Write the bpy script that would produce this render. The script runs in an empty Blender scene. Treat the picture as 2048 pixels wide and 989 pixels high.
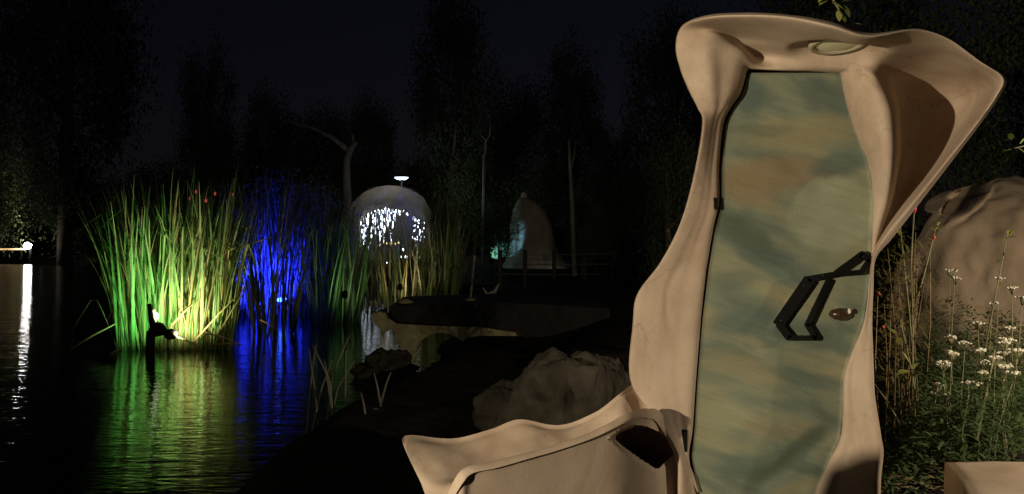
import bpy, bmesh, math, random
import numpy as np
from mathutils import Vector, Matrix, noise as mnoise
R = math.radians
random.seed(7); rng = np.random.default_rng(7)
sc = bpy.context.scene
col = sc.collection

# ------------------------------------------------------------------ camera
CZ = 1.30; F = 1577.0; HY = 450.0
cam_d = bpy.data.cameras.new('camera'); cam = bpy.data.objects.new('camera', cam_d); col.objects.link(cam)
cam.location = (0, 0, CZ); cam.rotation_euler = (R(90), 0, 0)
cam_d.sensor_width = 36; cam_d.lens = 36*F/2048; cam_d.shift_y = -(494.5-HY)/2048
cam_d.clip_start = 0.05; cam_d.clip_end = 1000
sc.camera = cam
# ------------------------------------------------------------------ night sky
w = bpy.data.worlds.new('World'); sc.world = w; w.use_nodes = True
nt = w.node_tree; nt.nodes.clear()
sky = nt.nodes.new('ShaderNodeTexSky'); sky.sky_type = 'NISHITA'; sky.sun_disc = False
sky.sun_elevation = R(6.0); sky.sun_rotation = R(200); sky.altitude = 100
bg = nt.nodes.new('ShaderNodeBackground'); out = nt.nodes.new('ShaderNodeOutputWorld')
hs = nt.nodes.new('ShaderNodeHueSaturation'); hs.inputs['Saturation'].default_value = 0.55
nt.links.new(sky.outputs[0], hs.inputs['Color']); tint = nt.nodes.new('ShaderNodeMix'); tint.data_type = 'RGBA'; tint.blend_type = 'MULTIPLY'; tint.inputs[0].default_value = 1; tint.inputs[7].default_value = (0.92, 0.82, 1.35, 1)
nt.links.new(hs.outputs[0], tint.inputs[6]); nt.links.new(tint.outputs[2], bg.inputs[0])
bg.inputs[1].default_value = 0.0012; nt.links.new(bg.outputs[0], out.inputs[0])
sun_d = bpy.data.lights.new('moon', 'SUN'); sun_d.energy = 0.004; sun_d.angle = R(0.5); sun_d.color = (0.8, 0.88, 1)
sun = bpy.data.objects.new('moon', sun_d); col.objects.link(sun); sun.rotation_euler = (R(50), 0, R(20))
# ------------------------------------------------------------------ exposure
vs = sc.view_settings; vs.view_transform = 'Standard'; vs.look = 'None'; vs.exposure = 0; vs.gamma = 1; vs.use_curve_mapping = False
sc.cycles.use_denoising = True
sc.cycles.max_bounces = 6; sc.cycles.sample_clamp_indirect = 2.0
try: sc.cycles.use_light_tree = True
except Exception: pass

def at(px, py, Y):
    return Vector(((px-1024)/F*Y, Y, CZ-(py-HY)/F*Y))
def gx(px, Y): return (px-1024)/F*Y

# ------------------------------------------------------------------ materials
MATS = {}
def mat(name, c, rough=0.8, spec=0.3, metal=0.0, c2=None, scale=6.0, bump=0.0, bscale=40.0, detail=6, trans=0.0, emit=None, estr=0.0, stretch=None):
    if name in MATS: return MATS[name]
    m = bpy.data.materials.new(name); m.use_nodes = True; n = m.node_tree; b = n.nodes['Principled BSDF']
    b.inputs['Base Color'].default_value = (*c, 1); b.inputs['Roughness'].default_value = rough
    b.inputs['Specular IOR Level'].default_value = spec; b.inputs['Metallic'].default_value = metal
    if c2 or bump:
        tc = n.nodes.new('ShaderNodeTexCoord'); src = tc.outputs['Object']
        if stretch:
            mp = n.nodes.new('ShaderNodeMapping'); mp.inputs['Scale'].default_value = stretch; n.links.new(src, mp.inputs[0]); src = mp.outputs[0]
    if c2:
        t = n.nodes.new('ShaderNodeTexNoise'); t.inputs['Scale'].default_value = scale; t.inputs['Detail'].default_value = detail
        t.inputs['Roughness'].default_value = 0.6
        r = n.nodes.new('ShaderNodeValToRGB'); r.color_ramp.elements[0].position = 0.33; r.color_ramp.elements[1].position = 0.67
        r.color_ramp.elements[0].color = (*c, 1); r.color_ramp.elements[1].color = (*c2, 1)
        n.links.new(src, t.inputs[0]); n.links.new(t.outputs[0], r.inputs[0]); n.links.new(r.outputs[0], b.inputs['Base Color'])
    if bump:
        t = n.nodes.new('ShaderNodeTexNoise'); t.inputs['Scale'].default_value = bscale; t.inputs['Detail'].default_value = 8
        bp = n.nodes.new('ShaderNodeBump'); bp.inputs['Strength'].default_value = bump; bp.inputs['Distance'].default_value = 0.02
        n.links.new(src, t.inputs[0]); n.links.new(t.outputs[0], bp.inputs['Height']); n.links.new(bp.outputs[0], b.inputs['Normal'])
    if emit:
        b.inputs['Emission Color'].default_value = (*emit, 1); b.inputs['Emission Strength'].default_value = estr
    if trans:
        tr = n.nodes.new('ShaderNodeBsdfTranslucent'); tr.inputs[0].default_value = (*(c2 or c), 1)
        mx = n.nodes.new('ShaderNodeMixShader'); mx.inputs[0].default_value = trans
        o = n.nodes['Material Output']
        n.links.new(b.outputs[0], mx.inputs[1]); n.links.new(tr.outputs[0], mx.inputs[2]); n.links.new(mx.outputs[0], o.inputs[0])
    MATS[name] = m; return m

def leaf_mat(name, c, c2, trans=0.35, rough=0.5):
    """leaf colour that varies from object to object and along the piece"""
    if name in MATS: return MATS[name]
    m = mat(name, c, rough, 0.3, c2=c2, scale=3.0, trans=trans)
    n = m.node_tree; b = n.nodes['Principled BSDF']
    oi = n.nodes.new('ShaderNodeObjectInfo'); ramp = [x for x in n.nodes if x.type == 'VALTORGB'][0]; tex = [x for x in n.nodes if x.type == 'TEX_NOISE'][0]
    ad = n.nodes.new('ShaderNodeMath'); ad.operation = 'MULTIPLY_ADD'; ad.inputs[1].default_value = 0.5
    n.links.new(oi.outputs['Random'], ad.inputs[0]); 
    sb = n.nodes.new('ShaderNodeMath'); sb.operation = 'SUBTRACT'; sb.inputs[1].default_value = 0.25
    n.links.new(tex.outputs[0], sb.inputs[0]); n.links.new(sb.outputs[0], ad.inputs[2]); n.links.new(ad.outputs[0], ramp.inputs[0])
    return m

PLASTER = mat('clay_plaster', (0.475, 0.380, 0.285), 0.92, 0.12, c2=(0.555, 0.455, 0.350), scale=4, bump=0.05, bscale=90)
def weather(m):
    n = m.node_tree; b = n.nodes['Principled BSDF']; tc = n.nodes.new('ShaderNodeTexCoord')
    base = b.inputs['Base Color'].links[0].from_socket
    def tex(scale, det, st=(1, 1, 1), dist=0.0):
        mp = n.nodes.new('ShaderNodeMapping'); mp.inputs['Scale'].default_value = st; t = n.nodes.new('ShaderNodeTexNoise')
        t.inputs['Scale'].default_value = scale; t.inputs['Detail'].default_value = det; t.inputs['Roughness'].default_value = 0.65; t.inputs['Distortion'].default_value = dist
        n.links.new(tc.outputs['Object'], mp.inputs[0]); n.links.new(mp.outputs[0], t.inputs[0]); return t.outputs[0]
    def mul(cur, fac, colr, lo, hi, amt):
        mr = n.nodes.new('ShaderNodeMapRange'); mr.inputs[1].default_value = lo; mr.inputs[2].default_value = hi; mr.inputs[4].default_value = amt; mr.clamp = True; n.links.new(fac, mr.inputs[0])
        mx = n.nodes.new('ShaderNodeMix'); mx.data_type = 'RGBA'; mx.blend_type = 'MULTIPLY'; n.links.new(mr.outputs[0], mx.inputs[0]); n.links.new(cur, mx.inputs[6]); mx.inputs[7].default_value = (*colr, 1); return mx.outputs[2]
    cur = mul(base, tex(2.3, 7, (1, 1, 0.6), 0.8), (0.62, 0.52, 0.46), 0.48, 0.72, 0.7)
    cur = mul(cur, tex(7, 7, (1, 1, 0.9), 0.3), (0.76, 0.70, 0.64), 0.52, 0.74, 0.45)
    cur = mul(cur, tex(38, 4), (0.70, 0.62, 0.52), 0.62, 0.75, 0.6)
    v = n.nodes.new('ShaderNodeTexVoronoi'); v.feature = 'DISTANCE_TO_EDGE'; v.inputs['Scale'].default_value = 2.6
    wn = n.nodes.new('ShaderNodeTexNoise'); wn.inputs['Scale'].default_value = 6; wn.inputs['Detail'].default_value = 5
    ma = n.nodes.new('ShaderNodeVectorMath'); ma.operation = 'MULTIPLY_ADD'; ma.inputs[1].default_value = (0.22, 0.22, 0.22)
    n.links.new(tc.outputs['Object'], wn.inputs[0]); n.links.new(wn.outputs['Color'], ma.inputs[0]); n.links.new(tc.outputs['Object'], ma.inputs[2]); n.links.new(ma.outputs[0], v.inputs['Vector'])
    lt = n.nodes.new('ShaderNodeMath'); lt.operation = 'LESS_THAN'; lt.inputs[1].default_value = 0.006; n.links.new(v.outputs[0], lt.inputs[0])
    mk = n.nodes.new('ShaderNodeMath'); mk.operation = 'MULTIPLY'; n.links.new(lt.outputs[0], mk.inputs[0])
    mr = n.nodes.new('ShaderNodeMapRange'); mr.inputs[1].default_value = 0.52; mr.inputs[2].default_value = 0.60; n.links.new(tex(1.4, 3), mr.inputs[0]); n.links.new(mr.outputs[0], mk.inputs[1])
    cur = mul(cur, mk.outputs[0], (0.55, 0.48, 0.42), 0.0, 1.0, 0.45)
    n.links.new(cur, b.inputs['Base Color'])
weather(PLASTER)
DARKCLAY = mat('rough_clay', (0.24, 0.18, 0.12), 0.95, 0.1, c2=(0.33, 0.25, 0.17), scale=7, bump=0.6, bscale=25)
IRON = mat('black_iron', (0.006, 0.006, 0.005), 0.75, 0.12)
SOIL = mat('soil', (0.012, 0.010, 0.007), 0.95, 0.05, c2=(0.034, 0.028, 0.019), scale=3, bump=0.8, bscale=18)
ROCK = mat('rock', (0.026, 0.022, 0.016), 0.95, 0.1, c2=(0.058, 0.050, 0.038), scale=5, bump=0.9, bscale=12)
BARK = mat('bark', (0.05, 0.04, 0.03), 0.9, 0.1, c2=(0.10, 0.085, 0.065), scale=8, bump=0.8, bscale=20, stretch=(1, 1, 0.25))
PALEBARK = mat('pale_bark', (0.20, 0.18, 0.15), 0.9, 0.1, c2=(0.34, 0.31, 0.26), scale=8, bump=0.6, bscale=20, stretch=(1, 1, 0.25))
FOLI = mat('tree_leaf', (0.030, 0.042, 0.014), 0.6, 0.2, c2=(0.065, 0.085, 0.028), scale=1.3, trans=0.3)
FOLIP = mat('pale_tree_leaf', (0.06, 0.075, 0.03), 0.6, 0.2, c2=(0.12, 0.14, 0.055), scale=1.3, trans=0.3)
REEDG = leaf_mat('reed_green', (0.09, 0.20, 0.06), (0.26, 0.36, 0.13))
REEDY = leaf_mat('reed_dry', (0.28, 0.25, 0.10), (0.42, 0.33, 0.16), 0.3)
REEDB = leaf_mat('reed_grey', (0.10, 0.13, 0.07), (0.22, 0.21, 0.13), 0.3)

# ------------------------------------------------------------------ mesh helpers
def tag(o, label=None, cat=None, group=None, kind=None):
    if label: o['label'] = label
    if cat: o['category'] = cat
    if group: o['group'] = group
    if kind: o['kind'] = kind
    return o
def empty(name, loc, rz=0):
    o = bpy.data.objects.new(name, None); o.empty_display_size = 0.1; o.location = loc; o.rotation_euler = (0, 0, rz); col.objects.link(o); return o
def mesh_obj(name, verts, faces, m, parent=None, smooth=True, loc=None):
    """verts in world coordinates; the object's origin goes to loc or to its parent's origin"""
    me = bpy.data.meshes.new(name)
    base = Vector(loc) if loc is not None else Vector((0, 0, 0))
    me.from_pydata([tuple(Vector(v)-base) for v in verts], [], faces); me.update()
    me.materials.append(m)
    if smooth: me.polygons.foreach_set('use_smooth', [True]*len(me.polygons))
    o = bpy.data.objects.new(name, me); col.objects.link(o)
    if parent is not None:
        o.parent = parent
        o.matrix_parent_inverse = wmat(parent).inverted()
    o.location = base
    return o
def wmat(o):
    m = Matrix.LocRotScale(o.location, o.rotation_euler, o.scale)
    return (wmat(o.parent) @ o.matrix_parent_inverse @ m) if o.parent else m
def join(parts):
    V = []; Fc = []
    for v, f in parts:
        k = len(V); V += [tuple(x) for x in v]; Fc += [tuple(i+k for i in q) for q in f]
    return V, Fc
def tube(pts, rad, n=8, cap=True):
    pts = [Vector(p) for p in pts]; V = []; Fc = []
    if not hasattr(rad, '__len__'): rad = [rad]*len(pts)
    for i, p in enumerate(pts):
        t = (pts[min(i+1, len(pts)-1)]-pts[max(i-1, 0)]).normalized()
        a = t.orthogonal().normalized() if i == 0 else (prev - t*prev.dot(t)).normalized()
        prev = a; b = t.cross(a)
        for k in range(n):
            an = 2*math.pi*k/n; V.append(p+(a*math.cos(an)+b*math.sin(an))*rad[i])
    for i in range(len(pts)-1):
        for k in range(n):
            Fc.append((i*n+k, i*n+(k+1) % n, (i+1)*n+(k+1) % n, (i+1)*n+k))
    if cap:
        Fc.append(tuple(range(n-1, -1, -1))); Fc.append(tuple((len(pts)-1)*n+k for k in range(n)))
    return V, Fc
def box(c, s, rz=0.0):
    c = Vector(c); M = Matrix.Rotation(rz, 3, 'Z'); V = []
    for z in (-1, 1):
        for x, y in ((-1, -1), (1, -1), (1, 1), (-1, 1)):
            V.append(c+M @ Vector((x*s[0]/2, y*s[1]/2, z*s[2]/2)))
    return V, [(3, 2, 1, 0), (4, 5, 6, 7), (0, 1, 5, 4), (1, 2, 6, 5), (2, 3, 7, 6), (3, 0, 4, 7)]
def blob(c, r, seed=0, n=24, m=14, amp=0.25, freq=1.2, bottom=None, ridge=0.0):
    """an uneven rounded stone"""
    V = []; Fc = []; c = Vector(c)
    for j in range(m+1):
        th = math.pi*j/m
        for i in range(n):
            ph = 2*math.pi*i/n
            d = Vector((math.sin(th)*math.cos(ph), math.sin(th)*math.sin(ph), math.cos(th)))
            k = 1+amp*mnoise.fractal(d*freq+Vector((seed*7.1, seed*3.3, 0)), 0.8, 2.1, 4)
            if ridge: k += ridge*(mnoise.ridged_multi_fractal(d*1.6+Vector((seed, 0, 2)), 0.9, 2.1, 5, 1.0, 2.0)-1.0)
            p = Vector((d.x*r[0]*k, d.y*r[1]*k, d.z*r[2]*k))+c
            if bottom is not None and p.z < bottom: p.z = bottom
            V.append(p)
    for j in range(m):
        for i in range(n):
            Fc.append((j*n+i, (j+1)*n+i, (j+1)*n+(i+1) % n, j*n+(i+1) % n))
    return V, Fc
def cat(p0, p1, p2, p3, t):
    return 0.5*((2*p1)+(-p0+p2)*t+(2*p0-5*p1+4*p2-p3)*t*t+(-p0+3*p1-3*p2+p3)*t*t*t)
def resample(P, sub, axis):
    """Catmull-Rom through control points along one axis of a grid of vectors"""
    P = np.moveaxis(P, axis, 0); n = len(P); o = []
    for i in range(n-1):
        p0 = P[max(i-1, 0)]; p1 = P[i]; p2 = P[i+1]; p3 = P[min(i+2, n-1)]
        for k in range(sub): o.append(cat(p0, p1, p2, p3, k/sub))
    o.append(P[-1]); return np.moveaxis(np.array(o), 0, axis)
def grid_faces(a, b):
    return [(i*b+j, i*b+j+1, (i+1)*b+j+1, (i+1)*b+j) for i in range(a-1) for j in range(b-1)]
def light(kind, name, loc, power, color, radius=0.03, target=None, size=60, blend=0.5):
    d = bpy.data.lights.new(name, kind); d.energy = power; d.color = color; d.shadow_soft_size = radius
    o = bpy.data.objects.new(name, d); col.objects.link(o); o.location = loc
    if kind == 'SPOT':
        d.spot_size = R(size); d.spot_blend = blend
    if target is not None:
        o.rotation_euler = (Vector(target)-Vector(loc)).to_track_quat('-Z', 'Y').to_euler()
    return o

# ================================================================== GROUND AND WATER
WZ = -0.70
def lerp(tab, v):
    return float(np.interp(v, [a for a, _ in tab], [b for _, b in tab]))
XB = [(-10, -2.4), (0, -2.25), (4.7, -2.0), (6.0, -1.95), (7.2, -1.85), (8.2, -1.6), (9.2, -1.15), (12, -1.05), (16, -0.9), (20, -1.5)]
YS = [(-60, 60), (-40, 57), (-30, 55), (-20, 49), (-12, 36), (-6, 24.5), (-2, 21), (0, 19)]
def shore(x, y):
    return max(x-lerp(XB, y) if y < 20 else -9, (y-lerp(YS, x))*0.7)
def sm(a, b, v):
    t = min(1, max(0, (v-a)/(b-a))); return t*t*(3-2*t)
def ground_z(x, y):
    s = shore(x, y)+0.25*mnoise.noise(Vector((x*0.6, y*0.6, 0)))
    h = WZ-0.9+0.9*sm(-2.5, 0, s)+0.42*sm(0, 0.45, s)+0.28*sm(1.3, 2.5, s)
    if s > 0: h += 0.03*mnoise.noise(Vector((x*1.7, y*1.7, 3)))
    return h
xs = np.concatenate([np.linspace(-400, -60, 8)[:-1], np.linspace(-60, -8, 40)[:-1], np.linspace(-8, 6, 100)[:-1], np.linspace(6, 40, 24)[:-1], np.linspace(40, 400, 8)])
ys = np.concatenate([np.linspace(-60, -2, 10)[:-1], np.linspace(-2, 26, 160)[:-1], np.linspace(26, 70, 60)[:-1], np.linspace(70, 700, 10)])
V = [(x, y, ground_z(x, y)) for x in xs for y in ys]
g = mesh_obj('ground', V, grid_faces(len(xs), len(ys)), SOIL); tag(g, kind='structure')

m = bpy.data.materials.new('pond_water'); m.use_nodes = True; n = m.node_tree; b = n.nodes['Principled BSDF']
b.inputs['Base Color'].default_value = (0.004, 0.006, 0.004, 1); b.inputs['Roughness'].default_value = 0.04; b.inputs['IOR'].default_value = 1.33
b.inputs['Specular IOR Level'].default_value = 1.0
tc = n.nodes.new('ShaderNodeTexCoord')
def wave(scx, scy, dist, strength, prev, rot=0.0, detail=3):
    mp = n.nodes.new('ShaderNodeMapping'); mp.inputs['Scale'].default_value = (scx, scy, 1); mp.inputs['Rotation'].default_value = (0, 0, rot)
    t = n.nodes.new('ShaderNodeTexNoise'); t.inputs['Scale'].default_value = 1; t.inputs['Detail'].default_value = detail; t.inputs['Distortion'].default_value = 0.4
    bp = n.nodes.new('ShaderNodeBump'); bp.inputs['Strength'].default_value = strength; bp.inputs['Distance'].default_value = dist
    n.links.new(tc.outputs['Object'], mp.inputs[0]); n.links.new(mp.outputs[0], t.inputs[0]); n.links.new(t.outputs[0], bp.inputs['Height'])
    if prev: n.links.new(prev.outputs[0], bp.inputs['Normal'])
    return bp
b1 = wave(1.1, 4.5, 0.05, 0.20, None, 0.12)
b2 = wave(5, 15, 0.02, 0.27, b1, -0.1)
n.links.new(b2.outputs[0], b.inputs['Normal'])
wv = mesh_obj('water', [(-90, -20, WZ), (6, -20, WZ), (6, 30, WZ), (-90, 60, WZ)], [(0, 1, 2, 3)], m); tag(wv, kind='structure')

# ================================================================== THE PORTAL
DY = 3.50
ST = [  # inner edge px | outer silhouette px | mid a | mid b (px, py, Y) | rim depth
 ((1412,1100),(1358,1100),None,None,3.42), ((1392,985),(1356,985),None,None,3.43), ((1378,915),(1350,910),None,None,3.44),
 ((1384,860),(1308,836),None,None,3.45), ((1390,760),(1262,760),None,None,3.46), ((1400,640),(1267,650),None,None,3.46),
 ((1412,540),(1276,588),None,None,3.46), ((1425,460),(1322,524),None,None,3.45), ((1438,405),(1362,445),None,None,3.44),
 ((1438,330),(1390,345),None,None,3.42), ((1446,250),(1406,248),None,None,3.40), ((1462,215),(1397,218),(1448,217,3.45),(1425,217,3.42),3.42),
 ((1480,188),(1379,182),(1464,186,3.43),(1420,180,3.385),3.42), ((1489,160),(1362,138),(1472,151,3.43),(1415,135,3.37),3.41),
 ((1495,140),(1353,92),(1478,123,3.42),(1410,95,3.35),3.39), ((1506,138),(1366,52),(1490,106,3.43),(1425,66,3.32),3.34),
 ((1532,139),(1415,32),(1512,112,3.56),(1470,70,3.40),3.16), ((1572,141),(1495,27),(1550,112,3.50),(1525,72,3.30),3.06),
 ((1615,142),(1585,32),(1604,116,3.44),(1592,78,3.20),2.98), ((1650,144),(1665,46),(1658,120,3.42),(1664,88,3.18),2.93),
 ((1672,146),(1742,68),(1700,124,3.40),(1722,98,3.18),2.95), ((1682,148),(1838,60),(1735,134,3.38),(1800,100,3.24),3.00,(1765,122,3.36)),
 ((1686,165),(1905,82),(1750,160,3.34),(1862,122,3.42),3.06,(1785,150,3.55)), ((1690,185),(1962,122),(1768,186,3.30),(1908,152,3.54),3.10,(1798,180,3.72)),
 ((1697,215),(2009,156),(1782,220,3.27),(1940,182,3.58),3.12,(1810,213,3.82)), ((1706,245),(1998,192),(1787,256,3.27),(1936,215,3.62),3.15,(1812,250,3.86)),
 ((1720,285),(1955,254),(1788,298,3.29),(1900,276,3.64),3.20,(1811,296,3.84)), ((1738,330),(1895,332),(1784,348,3.34),(1853,344,3.62),3.27,(1804,348,3.76)),
 ((1746,390),(1830,416),(1774,405,3.44),(1806,411,3.54),3.33,(1787,408,3.62)), ((1744,450),(1781,478),(1757,460,3.47),(1770,468,3.46),3.38,(1763,464,3.52)),
 ((1742,510),(1750,518),None,None,3.42), ((1737,570),(1746,580),None,None,3.42), ((1728,640),(1743,650),None,None,3.42),
 ((1700,715),(1746,730),None,None,3.41), ((1688,760),(1750,800),None,None,3.40), ((1686,830),(1761,870),None,None,3.38),
 ((1680,880),(1766,905),None,None,3.37), ((1655,930),(1760,960),None,None,3.36), ((1630,1000),(1760,1040),None,None,3.36), ((1620,1100),(1760,1100),None,None,3.36)]
NS = len(ST); P = np.zeros((NS, 10, 3)); cx, cy = 1580, 520
for i, st_ in enumerate(ST):
    I, S, A, B, ry = st_[:5]; C = st_[5] if len(st_) > 5 else None
    right = i > 29; rimw = 3 if 8 <= i < 12 else 7 if i < 16 else (12 if i < 30 else 9)
    ins = Vector((I[0]-S[0], I[1]-S[1])); L = ins.length; u = ins.normalized()
    wdt = min(rimw, L*0.35)
    Rf = (S[0]+u.x*wdt, S[1]+u.y*wdt)
    if A is None:
        bul = 0.010 if i < 11 else 0.0
        A = (I[0]*0.68+Rf[0]*0.32, I[1]*0.68+Rf[1]*0.32, DY*0.68+ry*0.32-bul)
        B = (I[0]*0.3+Rf[0]*0.7, I[1]*0.3+Rf[1]*0.7, DY*0.3+ry*0.7-bul)
    if C is None: C = tuple((a+b)/2 for a, b in zip(A, B))
    pts = [at(I[0], I[1], DY+0.16), at(I[0], I[1], DY), at(*A), at(*C), at(*B), at(Rf[0], Rf[1], ry), at(S[0], S[1], ry+0.015)]
    q = at(S[0], S[1], ry+0.09); pts.append(q)
    q = at(S[0]+u.x*18, S[1]+u.y*18, ry+0.35 if ry > 3.2 else ry+0.22); pts.append(q)
    q = at(S[0]+u.x*min(60, L*0.6), S[1]+u.y*min(60, L*0.6), max(ry+0.35, DY+0.22) if i < 20 or i > 30 else 4.05); pts.append(q)
    P[i] = [tuple(p) for p in pts]
G = resample(P, 7, 0); G = resample(G, 8, 1)
ns, nk = G.shape[:2]
portal_base = at(1560, 1075, 3.5); portal_base.z = 0
portal = empty('garden_portal', portal_base); 
tag(portal, 'sculpted tan clay doorway with flared hood and painted green door, facing the viewer', 'portal')
# place of the ceiling light on the vault
lc = min((Vector(G[i, k]) for i in range(7*17, 7*21) for k in range(10, 34)), key=lambda p: (p.x/p.y*F+1024-1676)**2+(HY-(p.z-CZ)/p.y*F-108)**2).copy()
V = []
for i in range(ns):
    for k in range(nk):
        p = Vector(G[i, k]); f = k/(nk-1)
        a = 0.007*mnoise.fractal(p*2.6, 0.9, 2.0, 3)
        # shallow oval pressed into the left leg
        px = p.x/p.y*F+1024; py = HY-(p.z-CZ)/p.y*F
        d = math.hypot((px-1385)/52, (py-610)/88)
        a += -0.004*math.exp(-((d-1.0)/0.13)**2) if k < nk*0.6 else 0
        # round hollow that holds the ceiling light
        if 12 < k < nk*0.55:
            d2 = math.hypot(p.x-lc.x, p.y-lc.y)
            if p.z > 1.9: p.z += 0.055*(1-sm(0.115, 0.21, d2))
        if k > 7: p.y -= a; p.z += a*0.4
        V.append(p)
mesh_obj('clay_surround', V, grid_faces(ns, nk), PLASTER, portal, loc=portal_base)
# closed back behind the door
back = [Vector(P[i, 9]) for i in range(NS)]
c0 = Vector((sum(p.x for p in back)/NS, 3.98, sum(p.z for p in back)/NS))
mesh_obj('back_wall', back+[c0], [(i, i+1, NS) for i in range(NS-1)], DARKCLAY, portal, loc=portal_base)

# --- door leaf
Lt = sorted([(s[0][1], s[0][0]) for s in ST[:15]]); Rt = sorted([(s[0][1], s[0][0]) for s in ST[21:]])
DF = DY+0.012
def door_y(u, v, px, py):
    y = DF+0.010*mnoise.fractal(Vector((px*0.006, py*0.006, 2)), 0.9, 2, 3)
    # soft fold lines of the hand-made leaf
    def fold(x0, y0, x1, y1, dep, wd):
        ex, ey = x1-x0, y1-y0; Ln = math.hypot(ex, ey); t = ((px-x0)*ex+(py-y0)*ey)/Ln/Ln; d = ((px-x0)*ey-(py-y0)*ex)/Ln
        return dep*math.exp(-(d/wd)**2)*(sm(-0.1, 0.15, t)-sm(0.85, 1.1, t))
    y += fold(1440, 410, 1560, 500, 0.008, 16)+fold(1500, 985, 1660, 862, 0.012, 14)+fold(1620, 380, 1740, 330, 0.010, 12)
    return y
def door_pt(u, v, off=0.0):
    py = 146+v*(1090-146); l = lerp(Lt, py)+5; r = lerp(Rt, py)+ (0 if py < 700 else -1)
    if py < 160: l += (160-py)*0.1
    px = l+(r-l)*u
    return at(px, py, door_y(u, v, px, py)+off)
nu, nv = 36, 90
door_o = at(1560, 1075, DF)
front = [door_pt(i/(nu-1), j/(nv-1)) for i in range(nu) for j in range(nv)]
rear = [door_pt(i/(nu-1), j/(nv-1), 0.05) for i in range(nu) for j in range(nv)]
fc = grid_faces(nu, nv); N = nu*nv
ff = list(fc)+[tuple(reversed([q+N for q in f])) for f in fc]
ring = [i*nv for i in range(nu)]+[(nu-1)*nv+j for j in range(1, nv)]+[i*nv+nv-1 for i in range(nu-2, -1, -1)]+[j for j in range(nv-2, 0, -1)]
for a, b_ in zip(ring, ring[1:]+ring[:1]): ff.append((a, a+N, b_+N, b_))

# door paint: brushed green, teal and ochre patches (flat paint)
dm = bpy.data.materials.new('door_paint'); dm.use_nodes = True; n = dm.node_tree; b = n.nodes['Principled BSDF']
b.inputs['Roughness'].default_value = 0.7; b.inputs['Specular IOR Level'].default_value = 0.25
tc = n.nodes.new('ShaderNodeTexCoord')
def nz(scale, rot, sx, sy, detail=5, dist=0.6):
    mp = n.nodes.new('ShaderNodeMapping'); mp.vector_type = 'TEXTURE'; mp.inputs['Rotation'].default_value = (0, R(-rot), 0); mp.inputs['Scale'].default_value = (1/sx, 1, 1/sy)
    t = n.nodes.new('ShaderNodeTexNoise'); t.inputs['Scale'].default_value = scale; t.inputs['Detail'].default_value = detail; t.inputs['Distortion'].default_value = dist
    n.links.new(tc.outputs['Object'], mp.inputs[0]); n.links.new(mp.outputs[0], t.inputs[0]); return t
t1 = nz(2.2, -22, 0.8, 2.0, 5, 0.9); r1 = n.nodes.new('ShaderNodeValToRGB'); cr = r1.color_ramp
cr.elements[0].position = 0.34; cr.elements[0].color = (0.115, 0.145, 0.112, 1)
cr.elements[1].position = 0.66; cr.elements[1].color = (0.285, 0.275, 0.165, 1)
e = cr.elements.new(0.46); e.color = (0.180, 0.215, 0.155, 1); e = cr.elements.new(0.56); e.color = (0.230, 0.245, 0.160, 1)
n.links.new(t1.outputs[0], r1.inputs[0]); cur = r1.outputs[0]
sep = n.nodes.new('ShaderNodeSeparateXYZ'); 
wn = nz(5, 0, 1, 1, 4, 0); wsub = n.nodes.new('ShaderNodeVectorMath'); wsub.operation = 'MULTIPLY_ADD'
wsub.inputs[1].default_value = (0.09, 0.0, 0.09); n.links.new(wn.outputs['Color'], wsub.inputs[0]); n.links.new(tc.outputs['Object'], wsub.inputs[2])
n.links.new(wsub.outputs[0], sep.inputs[0])
def M(op, a, b2_, c3=None):
    q = n.nodes.new('ShaderNodeMath'); q.operation = op
    for k, v in enumerate((a, b2_, c3)):
        if v is None: continue
        if isinstance(v, (int, float)): q.inputs[k].default_value = v
        else: n.links.new(v, q.inputs[k])
    return q.outputs[0]
def patch(cur, px, py, rx, ry, rot, color, amount, soft=0.5):
    c = at(px, py, DF)-door_o; ox, oz = c.x+0.045, c.z+0.045; s = DF/F
    dx = M('SUBTRACT', sep.outputs[0], ox); dz = M('SUBTRACT', sep.outputs[2], oz); ca, sa = math.cos(R(rot)), math.sin(R(rot))
    a = M('DIVIDE', M('ADD', M('MULTIPLY', dx, ca), M('MULTIPLY', dz, sa)), rx*s)
    bb = M('DIVIDE', M('SUBTRACT', M('MULTIPLY', dz, ca), M('MULTIPLY', dx, sa)), ry*s)
    d = M('SQRT', M('ADD', M('MULTIPLY', a, a), M('MULTIPLY', bb, bb)), None)
    mr = n.nodes.new('ShaderNodeMapRange'); mr.interpolation_type = 'SMOOTHSTEP'; mr.inputs[1].default_value = 1+soft*0.5; mr.inputs[2].default_value = 1-soft*0.5
    mr.inputs[3].default_value = 0; mr.inputs[4].default_value = amount; n.links.new(d, mr.inputs[0])
    mx = n.nodes.new('ShaderNodeMix'); mx.data_type = 'RGBA'; n.links.new(mr.outputs[0], mx.inputs[0]); n.links.new(cur, mx.inputs[6]); mx.inputs[7].default_value = (*color, 1)
    return mx.outputs[2]
TEAL = (0.098, 0.140, 0.118); OCH = (0.29, 0.265, 0.15); BRN = (0.25, 0.195, 0.115); PALE = (0.29, 0.325, 0.22); DGR = (0.10, 0.13, 0.095)
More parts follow.
